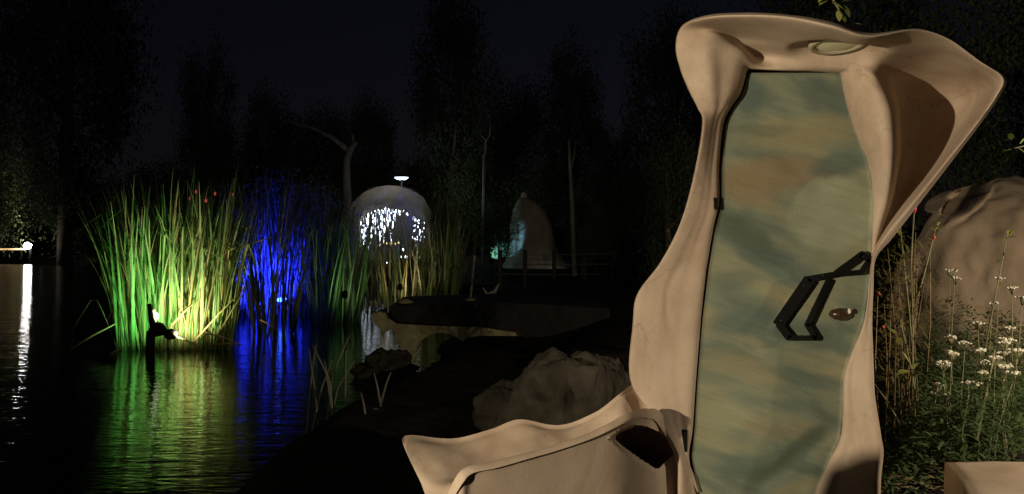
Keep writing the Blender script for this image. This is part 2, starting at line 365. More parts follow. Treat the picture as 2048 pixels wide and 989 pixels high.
for a in [(1600,270,110,30,6,OCH,.7,.9),(1570,345,120,34,4,BRN,.85,.9),(1500,380,60,36,-5,BRN,.7,.9),(1680,330,60,26,10,TEAL,.8,.9),(1650,200,60,20,-40,TEAL,.5,1),
          (1500,190,26,40,0,TEAL,.7,.9),(1665,430,92,72,10,PALE,.85,.25),(1500,480,80,36,-35,DGR,.85,.7),(1560,530,100,24,-25,TEAL,.6,.9),(1480,640,60,26,8,TEAL,.75,1),
          (1470,560,50,20,0,TEAL,.5,1),(1600,590,70,24,20,OCH,.35,1),(1500,740,90,26,-12,OCH,.6,1),(1620,760,80,16,-15,TEAL,.7,.9),(1560,860,80,22,-6,BRN,.35,1),(1600,900,90,20,38,DGR,.85,.8),
          (1450,830,50,30,0,PALE,.45,1),(1480,930,60,20,0,TEAL,.5,1),(1450,250,18,50,-10,TEAL,.3,1),(1520,260,60,12,0,DGR,.5,1),(1700,700,40,14,-20,TEAL,.6,1),(1560,1000,80,18,30,OCH,.5,1)]:
    cur = patch(cur, *a)
t3 = nz(11, -16, 0.35, 3.4, 8, 0.9)
mx = n.nodes.new('ShaderNodeMix'); mx.data_type = 'RGBA'; mx.blend_type = 'OVERLAY'; mx.inputs[0].default_value = 0.22
n.links.new(cur, mx.inputs[6]); n.links.new(t3.outputs[0], mx.inputs[7]); n.links.new(mx.outputs[2], b.inputs['Base Color'])
t4 = nz(70, 0, 1, 2, 6, 0); bp = n.nodes.new('ShaderNodeBump'); bp.inputs['Strength'].default_value = 0.2; bp.inputs['Distance'].default_value = 0.01
n.links.new(t4.outputs[0], bp.inputs['Height']); n.links.new(bp.outputs[0], b.inputs['Normal'])
door = mesh_obj('door', front+rear, ff, dm, portal, loc=door_o)
tag(door, 'tall tapering door brushed in green, teal and ochre')

# --- black angular handle: flat iron bars in a bent loop, some standing for its cast shadow
def bars(chain, wpx, y0, dep):
    parts = []
    for (a, b_, wd) in chain:
        a = at(a[0], a[1], y0); b_ = at(b_[0], b_[1], y0); d = (b_-a); L = d.length; d.normalize(); nn = Vector((-d.z, 0, d.x)); h = wd*y0/F/2
        a2 = a-d*h*0.35; b2 = b_+d*h*0.35
        q = [a2+nn*h, b2+nn*h, b2-nn*h, a2-nn*h]
        parts.append(([p+Vector((0, -dep, 0)) for p in q]+q, [(0, 1, 2, 3), (7, 6, 5, 4), (0, 4, 5, 1), (1, 5, 6, 2), (2, 6, 7, 3), (3, 7, 4, 0)]))
    return join(parts)
hy = DF-0.022
mesh_obj('handle_and_shadow', *bars([((1556,648),(1616,561),21),((1616,558),(1674,548),11),((1674,548),(1720,545),10)], 0, hy, 0.012), IRON, door, smooth=False, loc=door_o)
mesh_obj('handle_and_shadow', *bars([((1558,650),(1576,674),14),((1576,676),(1630,676),10),((1630,677),(1613,650),9),((1613,650),(1656,560),9)], 0, hy-0.0025, 0.012), IRON, door, smooth=False, loc=door_o)
mesh_obj('handle_and_shadow', *bars([((1672,546),(1722,509),11),((1722,509),(1738,519),13),((1737,521),(1721,545),9)], 0, hy-0.005, 0.012), IRON, door, smooth=False, loc=door_o)
pl = []
for px, py in ((1580, 610), (1730, 515), (1630, 620)):
    a = at(px, py, hy); pl.append(tube([a, a+Vector((0, 0.05, 0))], 0.010, 8))
mesh_obj('handle_stud', *join(pl), IRON, door, loc=door_o)
BOLT = mat('bolt_steel', (0.05, 0.05, 0.048), 0.35, 0.5, metal=0.8)
for px, py in ((1562, 642), (1608, 572), (1646, 552), (1726, 513)):
    q = at(px, py, hy-0.016); mesh_obj('bolt', *blob(q, (0.004, 0.003, 0.004), 1, 8, 6, 0), BOLT, door, loc=q)
KN = mat('dark_stone', (0.03, 0.018, 0.010), 0.25, 0.5, c2=(0.07, 0.045, 0.025), scale=30)
kc = at(1681, 629, DF-0.012)
kn = mesh_obj('door_knob', *blob(kc, (0.050, 0.030, 0.028), 4, 14, 9, 0.18, 1.6), KN, door, loc=kc); tag(kn, 'dark faceted stone knob')
kc = at(1699, 623, DF-0.038)
mesh_obj('knob_highlight', *blob(kc, (0.009, 0.010, 0.012), 6, 8, 6, 0.4, 1.6), mat('white_highlight', (0.75, 0.72, 0.62), 0.4), door, loc=kc)  # white piece stands in for the bright highlight right of the knob
# --- hinges in the left jamb
for (px, py, wx, hz) in ((1428, 408, 12, 24), (1366, 880, 15, 44)):
    c = at(px, py, DY-0.012)
    v, f = box(c, (wx*3.5/F, 0.03, hz*3.5/F))
    if py < 500: v = [p+Vector((0.012 if (p.z < c.z and p.x < c.x) else 0, 0, 0)) for p in v]
    mesh_obj('hinge', v, f, IRON, portal, smooth=False, loc=c)
# --- round ceiling light under the hood (not lit)
lc.z += 0.034
def ringpts(c, r, n=40): return [c+Vector((r*math.cos(2*math.pi*i/n), r*math.sin(2*math.pi*i/n), 0)) for i in range(n)]
prof = [(0.088, 0.012), (0.092, 0.0), (0.108, -0.004), (0.116, 0.006), (0.118, 0.05)]
V = []; 
for r_, z_ in prof: V += ringpts(lc+Vector((0, 0, z_)), r_)
Fc = [(j*40+i, j*40+(i+1) % 40, (j+1)*40+(i+1) % 40, (j+1)*40+i) for j in range(len(prof)-1) for i in range(40)]
tilt_ = lambda V: [p+Vector((0, 0, -(p.y-lc.y)*0.13)) for p in V]
clr = mesh_obj('ceiling_light', tilt_(V), Fc, mat('lamp_rim', (0.42, 0.38, 0.26), 0.5), portal, loc=lc); tag(clr, 'round flush light under the hood, switched off')
V = ringpts(lc+Vector((0, 0, 0.006)), 0.088)+ringpts(lc+Vector((0, 0, -0.002)), 0.05)+[lc+Vector((0, 0, -0.004))]
Fc = [(i, (i+1) % 40, 40+(i+1) % 40, 40+i) for i in range(40)]+[(40+i, 40+(i+1) % 40, 80) for i in range(40)]
mesh_obj('diffuser', tilt_(V), Fc, mat('diffuser', (0.82, 0.82, 0.55), 0.35, 0.5), clr, loc=lc)

# --- low clay bench growing out of the left leg: front face, bright lip, scooped back
BN = [  # front lower | lip front | lip back | hollow | back crest
 ((880,1120,2.80),(905,1000,2.80),(893,994,2.82),(872,1000,2.98),(862,1000,3.05)),
 ((915,1120,2.78),(925,968,2.78),(911,955,2.80),(860,960,3.02),(836,945,3.12)),
 ((935,1120,2.80),(945,948,2.80),(933,935,2.83),(866,930,3.06),(813,888,3.20)),
 ((985,1120,2.84),(990,938,2.84),(982,924,2.88),(930,920,3.10),(905,890,3.30)),
 ((1060,1120,2.90),(1050,921,2.90),(1045,909,2.94),(1010,906,3.16),(985,872,3.36)),
 ((1130,1120,2.97),(1115,902,2.97),(1110,890,3.01),(1090,884,3.22),(1045,852,3.40)),
 ((1190,1120,3.04),(1180,880,3.04),(1175,868,3.08),(1160,862,3.28),(1120,862,3.42)),
 ((1240,1120,3.10),(1228,858,3.10),(1222,845,3.14),(1215,838,3.32),(1190,838,3.44)),
 ((1285,1120,3.22),(1262,842,3.16),(1258,826,3.20),(1250,815,3.36),(1240,800,3.46)),
 ((1330,1120,3.33),(1294,838,3.27),(1296,818,3.36),(1292,800,3.49),(1276,775,3.58)),
 ((1374,1120,3.455),(1322,858,3.435),(1326,832,3.45),(1326,800,3.50),(1322,775,3.58)),
 ((1440,1120,3.49),(1396,985,3.49),(1384,940,3.495),(1376,905,3.50),(1376,870,3.51))]
# cavity shaped to stand in for the shadow where the bench meets the frame
HO = [(1222,876),(1240,860),(1268,850),(1292,852),(1318,864),(1338,880),(1352,905),(1330,925),(1315,941),(1280,922),(1245,898)]
def inside(x, y, poly):
    c = False
    for (x0, y0), (x1, y1) in zip(poly, poly[1:]+poly[:1]):
        if (y0 > y) != (y1 > y) and x < (x1-x0)*(y-y0)/(y1-y0)+x0: c = not c
    return c
def near(x, y, poly):
    best = (0, 0, 1e9)
    for (x0, y0), (x1, y1) in zip(poly, poly[1:]+poly[:1]):
        dx, dy = x1-x0, y1-y0; t = max(0, min(1, ((x-x0)*dx+(y-y0)*dy)/(dx*dx+dy*dy))); qx, qy = x0+t*dx, y0+t*dy; d = math.hypot(x-qx, y-qy)
        if d < best[2]: best = (qx, qy, d)
    return best
Pb = np.zeros((len(BN), 11, 3))
for i, q in enumerate(BN):
    fl = at(*q[0]); lf = at(*q[1]); lb = at(*q[2]); ho = at(*q[3]); bc = at(*q[4])
    fl.y += 0.05; und = lf+Vector((0, 0.006, -0.010)); mid = fl.lerp(und, 0.55)
    edge = i >= len(BN)-2
    bead = lf+Vector((0, -0.006, 0.004)); drop = lb+(Vector((0, 0.035, -0.045)) if not edge else Vector((0, 0.02, 0)))
    if not edge: ho.z -= 0.07
    bl = bc+Vector((0.32 if i < 3 else 0, 0.22, -0.5))
    Pb[i] = [tuple(v) for v in (fl, mid, und, bead, bead.lerp(lb, 0.5)+Vector((0, 0, 0.008)), lb, drop, ho, bc, bc+Vector((0.03 if i < 3 else 0, 0.05, -0.03)), bl)]
Gb = resample(resample(Pb, 22, 0), 22, 1); a, b_ = Gb.shape[:2]
V = []
for i in range(a):
    for k in range(b_):
        p = Vector(Gb[i, k]); kk = k/22
        d = 0.012*mnoise.fractal(p*3, 0.9, 2, 3)*(0.3 if kk < 5.2 else (1.6 if kk > 6.4 else 0.8)); p.y -= d; p.z += d*0.6
        px = p.x/p.y*F+1024; py = HY-(p.z-CZ)/p.y*F
        if kk < 2.6 and 1200 < px < 1375 and 820 < py < 960:
            sx, sy, sd = near(px, py, HO)
            if sd < 6.5: p = at(sx, sy, p.y)
            elif inside(px, py, HO): p = at(px, py, p.y+0.8)
        V.append(p)
bench = mesh_obj('bench_wing', V, grid_faces(a, b_), PLASTER, portal, loc=portal_base); tag(bench, 'low clay bench wing with a pale rounded lip')

# --- low clay ledge to the right of the door foot
led = []
prof = [(3.02, 0.0), (3.02, 0.24), (3.045, 0.262), (3.12, 0.275), (3.36, 0.285), (3.42, 0.27), (3.44, 0.2), (3.44, 0.0)]
V = []
for i, t in enumerate(np.linspace(0, 1, 26)):
    for y, z in prof:
        x0 = 1.765+(y-3.02)*0.30; x = x0+(3.3-x0)*t  # slanted left end puts the edge of a shadow into the shape
        d = 0.012*mnoise.fractal(Vector((x*3, y*4, z*5)), 0.9, 2, 3); V.append((x+d*0.5, y-0.02*math.sin(x*2.0)+d*0.6, z+d-0.015*(x-2)))
np_ = len(prof)
Fc = [(i*np_+k, (i+1)*np_+k, (i+1)*np_+k+1, i*np_+k+1) for i in range(25) for k in range(np_-1)]+[tuple(range(np_))]
lo = mesh_obj('clay_ledge', V, Fc, PLASTER, None, loc=(2.4, 3.2, 0)); tag(lo, 'low tan clay ledge edging the flower bed in the lower right corner', 'ledge')

# ================================================================== GARDEN LAMPS OUT OF VIEW (left: lights the portal; right: lights the bed)
def garden_lamp(LP, aim, label, power, size, blend, spill=0):
    d = (Vector(aim)-LP).normalized(); gz = ground_z(LP.x, LP.y)
    b0 = (LP.x-d.x*0.16, LP.y-d.y*0.16, gz)
    lt = empty('garden_lamp', b0); tag(lt, label, 'lamp')
    mesh_obj('post', *tube([(b0[0], b0[1], gz-0.2), (b0[0], b0[1], LP.z)], 0.03), IRON, lt, loc=b0)
    mesh_obj('lamp_head', *tube([LP-d*0.2, LP-d*0.06], [0.05, 0.075], 14), IRON, lt, loc=LP)
    light('SPOT', 'floodlight', LP, power, (1.0, 0.825, 0.60), 0.035, aim, size, blend)
    if spill: light('POINT', 'floodlight_spill', LP+d*0.02, spill, (1.0, 0.82, 0.55), 0.04)
LA = Vector((-3.1, -0.6, 1.50))
garden_lamp(LA, (2.1, 3.3, 1.25), 'garden floodlight on a post, out of view to the left', 1080, 62, 0.75, 85)
garden_lamp(Vector((4.6, 2.6, 1.75)), (2.75, 5.2, 0.5), 'garden floodlight on a post, out of view to the right', 520, 100, 0.8)

# ================================================================== BOULDERS
def boulder(name, px, py0, py1, wpx, Y, seed, label, m_=ROCK, depth=0.8, amp=0.3):
    top = at(px, py0, Y); bot = at(px, py1, Y); r = (wpx/2*Y/F, wpx/2*Y/F*depth, (top.z-bot.z)*0.62)
    c = Vector((top.x, Y, top.z-r[2]*0.95))
    o = mesh_obj(name, *blob(c, r, seed, 70, 44, amp, 1.4, ridge=0.13), m_, None, loc=(c.x, c.y, c.z-r[2]*0.8)); tag(o, label, 'boulder'); return o
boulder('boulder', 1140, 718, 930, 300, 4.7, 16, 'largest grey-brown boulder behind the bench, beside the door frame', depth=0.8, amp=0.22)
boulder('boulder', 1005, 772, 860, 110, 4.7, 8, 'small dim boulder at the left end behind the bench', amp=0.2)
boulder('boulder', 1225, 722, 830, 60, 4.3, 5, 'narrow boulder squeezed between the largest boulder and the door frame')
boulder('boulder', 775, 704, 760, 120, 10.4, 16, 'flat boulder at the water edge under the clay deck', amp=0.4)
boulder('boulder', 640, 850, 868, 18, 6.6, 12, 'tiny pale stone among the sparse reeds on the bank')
# unseen blocker added to shade the lower right corner (just outside the frame)
Pq = at(1800, 955, 3.22); Qb = Pq+(LA-Pq)*0.55; gq = ground_z(Qb.x, Qb.y)
bo = mesh_obj('shadow_blocker', *tube([(Qb.x, Qb.y, gq-0.1), (Qb.x, Qb.y, gq+0.3), (Qb.x, Qb.y, Qb.z-0.10), (Qb.x, Qb.y, Qb.z-0.02), (Qb.x, Qb.y, Qb.z+0.02), (Qb.x, Qb.y, Qb.z+0.035)], [0.19, 0.175, 0.17, 0.15, 0.09, 0.01], 24), ROCK, None, loc=(Qb.x, Qb.y, gq)); tag(bo, 'added round-topped shadow bollard just outside the left of the frame', 'blocker')

# clay mound with an oval opening, right background
mc = (gx(2010, 7.2), 7.4, 0)
V, Fc = blob((mc[0]+0.22, mc[1], 0.35), (1.02, 0.95, 1.36), 31, 200, 130, 0.13, 0.9, bottom=-0.1)
hc = at(1925, 400, 6.7)
for i, p in enumerate(V):
    px = p.x/p.y*F+1024; py = HY-(p.z-CZ)/p.y*F
    if p.y < 7.6:
        a_ = R(-35); dx, dy = px-1922, py-402
        d = math.hypot((dx*math.cos(a_)+dy*math.sin(a_))/40, (-dx*math.sin(a_)+dy*math.cos(a_))/17)
        p.y += 0.45*(1-sm(0.70, 1.25, d)); p.y -= 0.05*math.exp(-((d-1.5)/0.35)**2)
mo = mesh_obj('clay_mound', V, Fc, mat('mound_clay', (0.30, 0.23, 0.16), 0.95, 0.1, c2=(0.40, 0.31, 0.22), scale=3, bump=0.25, bscale=25), None, loc=(mc[0], mc[1], 0)); tag(mo, 'rounded clay mound with a slanting oval hollow behind the flower bed', 'mound')

# ================================================================== REEDS
def blade_mesh(name, h, wd, lean, curl, m_, kink=None, nseg=9):
    """a cattail leaf as a tapering folded strip; lean/curl in metres of tip offset"""
    V = []; Fc = []
    for i in range(nseg+1):
        t = i/nseg; x = lean*t+curl*t**3; z = h*t-0.35*abs(curl)*t**4
        if kink and t > kink[0]:
            u = (t-kink[0])*h; x = lean*kink[0]+curl*kink[0]**3+u*math.cos(kink[1]); z = h*kink[0]+u*math.sin(kink[1])
        w_ = wd*0.5*(1-t**3.0)*(0.8+0.2*math.sin(math.pi*min(1, t*2)))+0.0012
        V += [(x, -w_, z), (x+0.3*w_, 0, z), (x, w_, z)]
    for i in range(nseg):
        a = i*3; Fc += [(a, a+1, a+4, a+3), (a+1, a+2, a+5, a+4)]
    me = bpy.data.meshes.new(name); me.from_pydata(V, [], Fc); me.update(); me.materials.append(m_)
    me.polygons.foreach_set('use_smooth', [True]*len(me.polygons)); return me
def blade_set(m_, hs, wd, k=10, seed=0, spread=0.35):
    r = random.Random(seed); o = []
    for i in range(k):
        kink = (r.uniform(0.55, 0.85), R(r.choice([-40, -60, -20, 10]))) if i % 4 == 3 else None
        o.append(blade_mesh('leaf', 1.0*hs*r.uniform(0.85, 1.1), wd*r.uniform(0.7, 1.2), r.uniform(0.05, spread), r.uniform(0.0, 0.35), m_, kink))
    return o
GB = blade_set(REEDG, 2.5, 0.046, 16, 1); YB = blade_set(REEDY, 2.2, 0.038, 12, 2); NB = blade_set(REEDB, 2.5, 0.034, 16, 3, 0.6)
def reed_clump(label, loc, spots, n_stuff, meshes, weights, group='reed clumps in the pond', zscale=1.0, outward=0.0, seed=0):
    """spots: list of (x,y) bases; the nearest ones become leaf parts, more fill the mass as stuff"""
    r = random.Random(seed); root = empty('reed_clump', loc); tag(root, label, 'reeds', group)
    cxm = sum(s[0] for s in spots)/len(spots)
    spots = sorted(spots, key=lambda s: s[1])
    def pose(x, y):
        me = r.choices(meshes, weights)[0]; me = r.choice(me)
        out_ = (x-cxm)*outward
        rz = r.uniform(0, 2*math.pi)
        if r.random() < 0.55: rz = (0 if out_ >= 0 else math.pi)+r.uniform(-0.7, 0.7)
        M_ = Matrix.Translation((x, y, WZ-0.08)) @ Matrix.Rotation(out_*0.10+r.gauss(0, 0.035), 4, 'Y') @ Matrix.Rotation(r.gauss(0, 0.05), 4, 'X') @ Matrix.Rotation(rz, 4, 'Z') @ Matrix.Diagonal((1, 1, zscale*r.uniform(0.72, 1.08), 1))
        return me, M_
    k = len(spots)-n_stuff
    for (x, y) in spots[:k]:
        me, M_ = pose(x, y); o = bpy.data.objects.new('leaf', me); col.objects.link(o); o.parent = root
        o.matrix_basis = Matrix.Translation(-Vector(loc)) @ M_
    V = {}; 
    for (x, y) in spots[k:]:
        me, M_ = pose(x, y); key = me.materials[0].name; v, f = V.setdefault(key, ([], [])); b0 = len(v)
        v += [tuple(M_ @ q.co) for q in me.vertices]; f += [tuple(b0+i for i in p.vertices) for p in me.polygons]
    for key, (v, f) in V.items():
        o = mesh_obj('leaf_mass', v, f, bpy.data.materials[key], root, loc=loc); o['kind'] = 'stuff'
    return root
def scatter(px0, px1, y0, y1, n_, seed, dens=None):
    r = random.Random(seed); o = []
    while len(o) < n_:
        y = r.uniform(y0, y1); px = r.uniform(px0, px1)
        if dens and r.random() > dens(px): continue
        o.append((gx(px, y), y))
    return o
# 1: floodlit green clump
reed_clump('tall green reed clump lit by the floodlights, leftmost of the reeds', (gx(345, 13), 13, WZ), scatter(235, 465, 12.5, 14.4, 980, 1, lambda p: 1.0 if 255 < p < 445 else 0.5), 690, [GB, YB], [0.72, 0.28], zscale=1.13, outward=0.15, seed=1)
# 2: clump in front of the blue light
reed_clump('sparse reed clump standing in front of the blue light', (gx(545, 14.4), 14.4, WZ), scatter(505, 590, 13.6, 15.2, 70, 2), 0, [NB, YB, GB], [0.6, 0.2, 0.2], zscale=1.15, outward=1.4, seed=2)
reed_clump('dark reed clump lit blue, standing behind the floodlit clump', (gx(560, 18), 18, WZ), scatter(462, 650, 17.0, 19.2, 420, 3), 300, [NB], [1], zscale=1.25, outward=0.3, seed=3)
# 3: middle clump in front of the dome
reed_clump('grey-green reed clump between the blue light and the dome', (gx(672, 16.5), 16.5, WZ), scatter(625, 720, 15.6, 17.6, 150, 4), 60, [NB, GB], [0.7, 0.3], zscale=1.12, outward=1.0, seed=4)
reed_clump('thin reed clump half hiding the lit dome, rightmost of the reeds', (gx(810, 19), 19, WZ), scatter(700, 915, 18.0, 20.2, 480, 5, lambda p: 0.30 if 712 < p < 800 else 1.0), 300, [NB, GB, YB], [0.55, 0.25, 0.2], zscale=1.02, outward=0.3, seed=5)
# fallen stalks at the foot of the floodlit clump
FS = [((140,700),(232,648),12.3),((215,712),(262,690),12.2),((350,672),(408,702),12.0),((382,690),(500,566),12.4),((430,680),(500,566),12.45),((425,690),(484,690),12.2),((410,665),(484,690),12.25),((520,640),(555,662),13.4),((340,655),(395,600),12.3),((470,500),(545,475),13.2)]
for i, (a, b_, Y) in enumerate(FS):
    p = at(a[0], a[1], Y); q = at(b_[0], b_[1], Y+0.15); mid = p.lerp(q, 0.5)+Vector((0, 0, 0.02))
    o = mesh_obj('fallen_reed', *tube([p, mid, q], [0.016, 0.014, 0.007], 6), REEDY, None, loc=p)
    tag(o, ['pale dry reed stalk slanting over the water left of the clump', 'short dry stalk lying on the water below the left edge of the clump', 'pale stalk sloping from the black ball to the water', 'long bent dry stalk leaning right out of the clump', 'dry stalk crossing the long bent stalk at its tip', 'dry stalk lying flat at the right foot of the clump', 'short dry stalk meeting the flat one at the right foot', 'dry stalk at the foot of the sparse clump by the blue light', 'pale stalk leaning across the bright middle of the clump', 'nearly level broken stalk high up in front of the blue glow'][i], 'reed stalk', 'fallen reed stalks')
# sparse reeds on the near bank
ORD = ['first', 'second', 'third', 'fourth', 'fifth', 'sixth', 'seventh', 'eighth', 'ninth', 'tenth', 'eleventh', 'twelfth']
NBK = [((612,850),(632,690),7.4,0.02),((650,850),(700,670),7.3,0.16),((668,850),(625,690),7.2,-0.12),((690,835),(692,700),7.2,0.0),((655,760),(710,720),7.4,0.15),((765,835),(748,745),6.9,0.0),((745,770),(775,835),6.8,0.0),((735,860),(722,785),6.6,0.0),((760,790),(782,745),6.9,0.0),((620,830),(665,720),7.3,0.05),((668,855),(648,720),7.2,-0.04),((640,845),(618,700),7.35,0.0)]
for i, (a, b_, Y, cu) in enumerate(NBK):
    p = at(a[0], a[1], Y); q = at(b_[0], b_[1], Y)
    p.z = min(p.z, ground_z(p.x, Y)); mid = p.lerp(q, 0.6)+Vector((-cu*0.4, 0, 0.03))
    o = mesh_obj('reed_stalk', *tube([p, p.lerp(mid, .5), mid, q], [0.012, 0.011, 0.010, 0.004], 5), mat('grey_reed', (0.20, 0.19, 0.15), 0.8), None, loc=p)
    tag(o, 'thin grey reed stalk on the dark near bank, %s from the left by its foot' % ORD[sorted(range(len(NBK)), key=lambda j: NBK[j][0][0]).index(i)], 'reed stalk', 'sparse reeds on the near bank')

# ================================================================== POND FLOODLIGHTS ON A POST
Yp = 11.9; pb = at(302, 705, Yp); fx = empty('pond_floodlight', (pb.x, Yp, WZ)); tag(fx, 'black post with a floodlight head standing in the water before the green reeds', 'lamp')
hd = at(310, 662, Yp)
mesh_obj('post', *tube([(pb.x-0.02, Yp, WZ-0.5), (pb.x-0.01, Yp, WZ+0.1), (pb.x+0.0, Yp, hd.z)], [0.075, 0.07, 0.065], 10), IRON, fx, loc=(pb.x, Yp, WZ))
mesh_obj('lamp_head', *blob(hd+Vector((0.04, 0.0, 0.02)), (0.13, 0.10, 0.11), 3, 16, 10, 0.12, 1.5), IRON, fx, loc=hd)
mesh_obj('upper_post', *tube([hd, at(303, 640, Yp), at(298, 608, Yp)], [0.05, 0.045, 0.03], 8), IRON, fx, loc=hd)
mesh_obj('lamp_glass_or_glow', *blob(at(309, 634, Yp+0.02), (0.055, 0.03, 0.10), 9, 10, 8, 0.35, 2), mat('lit_patch_glow', (0.8, 0.8, 0.7), emit=(1, 0.93, 0.66), estr=1.2), fx, loc=hd)  # emission put in for a bright lit patch, not a lamp part
bl = at(341, 669, Yp); mesh_obj('lamp_ball', *blob(bl, (0.105, 0.10, 0.085), 5, 14, 10, 0.12, 2), IRON, fx, loc=bl)
for dz in (-0.03, 0.025):
    mesh_obj('bracket', *tube([hd+Vector((0.05, 0, dz)), bl+Vector((-0.05, 0, dz))], 0.008, 5), IRON, fx, loc=hd)
light('SPOT', 'green_flood', hd+Vector((-0.12, -0.02, 0.03)), 175, (0.36, 1.0, 0.36), 0.06, at(275, 500, 13.6), 120, 0.7)
light('SPOT', 'warm_flood', bl+Vector((0.13, -0.04, 0.0)), 330, (1.0, 0.90, 0.56), 0.06, at(390, 490, 13.6), 120, 0.7)

# ================================================================== BLUE LIGHTS BEHIND THE REEDS
BLUE = mat('blue_glow', (0.02, 0.02, 0.2), emit=(0.02, 0.06, 1.0), estr=14)
BHOT = mat('blue_hot_glow', (0.02, 0.02, 0.2), emit=(0.08, 0.30, 1.0), estr=5)
bb = at(565, 600, 16.6); br = empty('blue_floodlight', (bb.x, bb.y, WZ)); tag(br, 'bright blue floodlight low behind the reeds', 'lamp')
mesh_obj('post', *tube([(bb.x, bb.y, WZ-0.5), (bb.x, bb.y, bb.z-0.03)], 0.02, 8), IRON, br, loc=bb)
mesh_obj('lamp_glass_or_glow', *join([blob(bb+Vector((-0.05, 0, 0)), (0.06, 0.04, 0.045), 2, 10, 8, 0.3), blob(bb+Vector((0.035, 0, 0.025)), (0.045, 0.04, 0.035), 3, 10, 8, 0.3)]), BHOT, br, loc=bb)
light('SPOT', 'blue_flood', bb+Vector((0.0, -0.9, 0.15)), 9500, (0.010, 0.018, 1.0), 0.05, at(548, 545, 18.5), 58, 0.8)

RED = mat('red_glow', (0.2, 0.02, 0.02), emit=(1.0, 0.10, 0.08), estr=0.4)
rs = at(430, 390, 14.1); re_ = empty('light_strand', rs); tag(re_, 'short strand of red lights high behind the floodlit reeds', 'string light')
mesh_obj('wire', *tube([at(372, 380, 14.1), at(430, 388, 14.1), at(482, 392, 14.1)], 0.006, 4), IRON, re_, loc=rs)
for px, py in ((392, 384), (412, 402), (430, 388), (466, 390), (380, 398)):
    q = at(px, py, 14.08); mesh_obj('bulb', *blob(q, (0.020, 0.02, 0.03), 1, 8, 6, 0.2), RED, re_, loc=q)
mesh_obj('post', *tube([at(372, 380, 14.1), Vector((gx(372, 14.1), 14.1, WZ-0.4))], 0.012, 5), IRON, re_, loc=rs)

# ================================================================== FAR STRUCTURES
CLAYF = mat('far_clay', (0.26, 0.235, 0.19), 0.95, 0.1, c2=(0.40, 0.36, 0.30), scale=3, bump=0.5, bscale=10)
# dome shelter with an arched mouth and curtains of white lights
dY = 27.0; dc = at(779, 0, dY); dR = 96*dY/F; dz0 = -0.3; dtop = at(770, 372, dY).z
dome = empty('clay_dome', (dc.x, dY, dz0)); tag(dome, 'pale clay dome shelter with white light curtains in its mouth', 'shelter')
V = []; n1, n2 = 36, 12
for j in range(n2+1):
    th = (math.pi/2)*j/n2
    for i in range(n1+1):
        ph = math.pi*i/n1   # half shell: open towards the pond
        r_ = dR
        V.append((dc.x-r_*math.cos(ph)*math.cos(th)**0.6, dY+0.2+r_*1.1*math.sin(ph)*math.cos(th)**0.8, dz0+(dtop-dz0)*math.sin(th)**0.9+0.04*mnoise.noise(Vector((i*.4, j*.5, 0)))))
mesh_obj('shell', V, grid_faces(n2+1, n1+1), CLAYF, dome, loc=(dc.x, dY, dz0))
arch = []
for (px0, py0, px1, py1) in [(690,600,735,600),(690,480,722,480),(695,430,722,440),(706,405,735,424),(728,385,750,418),(752,375,765,414),(775,371,782,414),(800,373,804,416),(822,381,822,420),(846,394,838,428),(864,425,850,445),(872,480,856,480),(874,600,856,600)]:
    arch.append((px0, py0, px1, py1))
V = []
for (a0, b0, a1, b1) in arch:
    V += [at(a0, b0, dY), at((a0+a1)/2, (b0+b1)/2, dY-0.18), at(a1, b1, dY-0.1), at(a1, b1, dY+0.25)]
mesh_obj('arch_rim', V, grid_faces(len(arch), 4), CLAYF, dome, loc=(dc.x, dY, dz0))
WHT = mat('white_led', (0.6, 0.6, 0.7), emit=(0.78, 0.88, 1.0), estr=5.5)
WHTD = mat('white_led_dim', (0.6, 0.6, 0.7), emit=(0.55, 0.68, 1.0), estr=0.7)
WARM = mat('warm_led', (0.6, 0.5, 0.3), emit=(1.0, 0.72, 0.25), estr=1.6)
r = random.Random(5); names = ['first', 'second', 'third', 'fourth', 'fifth', 'sixth', 'seventh', 'eighth', 'ninth', 'tenth', 'eleventh', 'twelfth', 'thirteenth', 'fourteenth', 'fifteenth', 'sixteenth', 'seventeenth', 'eighteenth']
k = 0
for px in [712,719,726,733,740,747,754,761,768,775,782,789,798,807,817,829,838,846]:
    t_ = 415+0.0062*(px-778)**2; L = 62 if px < 790 else (16 if px < 825 else 70); L *= r.uniform(0.55, 1.25)
    parts = []; y = t_
    top = at(px, t_, dY-0.05)
    wire = tube([top+Vector((0, 0.02, 0)), at(px, t_+L, dY-0.03)], 0.006, 4)
    dim = []
    for q_ in range(2):
        y = t_+r.uniform(0, 4)
        while y < t_+L*(1 if q_ == 0 else r.uniform(0.5, 1.1)):
            l_ = r.uniform(2, 14) if px < 800 else r.uniform(2, 6); cx_ = px+r.uniform(-4, 4)
            p0 = at(cx_, y, dY-0.05-0.05*q_); p1 = at(cx_+r.uniform(-1, 1), y+l_, dY-0.05-0.05*q_); rr = r.uniform(0.007, 0.030)
            (parts if r.random() < 0.6 else dim).append(tube([p0, p0.lerp(p1, 0.5), p1], [rr*0.4, rr, rr*0.4], 5)); y += l_*r.uniform(0.5, 1.1)+r.uniform(0, 5)*(1 if px < 800 else 2.5)
    st = empty('light_strand', top); tag(st, '%s hanging strand of white lights from the left in the dome mouth' % names[k], 'string light', 'white light curtain in the dome'); k += 1
    mesh_obj('wire', *wire, IRON, st, loc=top)
    mesh_obj('bulbs', *join(parts), WHT, st, loc=top)['kind'] = 'stuff'
    if dim: mesh_obj('dim_bulbs', *join(dim), WHTD, st, loc=top)['kind'] = 'stuff'
wr = at(760, 487, dY-0.2); ws = empty('light_strand', wr); tag(ws, 'short level row of yellow lights below the white curtain', 'string light')
mesh_obj('wire', *tube([at(764, 487, dY-0.2), at(818, 487, dY-0.2)], 0.006, 4), IRON, ws, loc=wr)
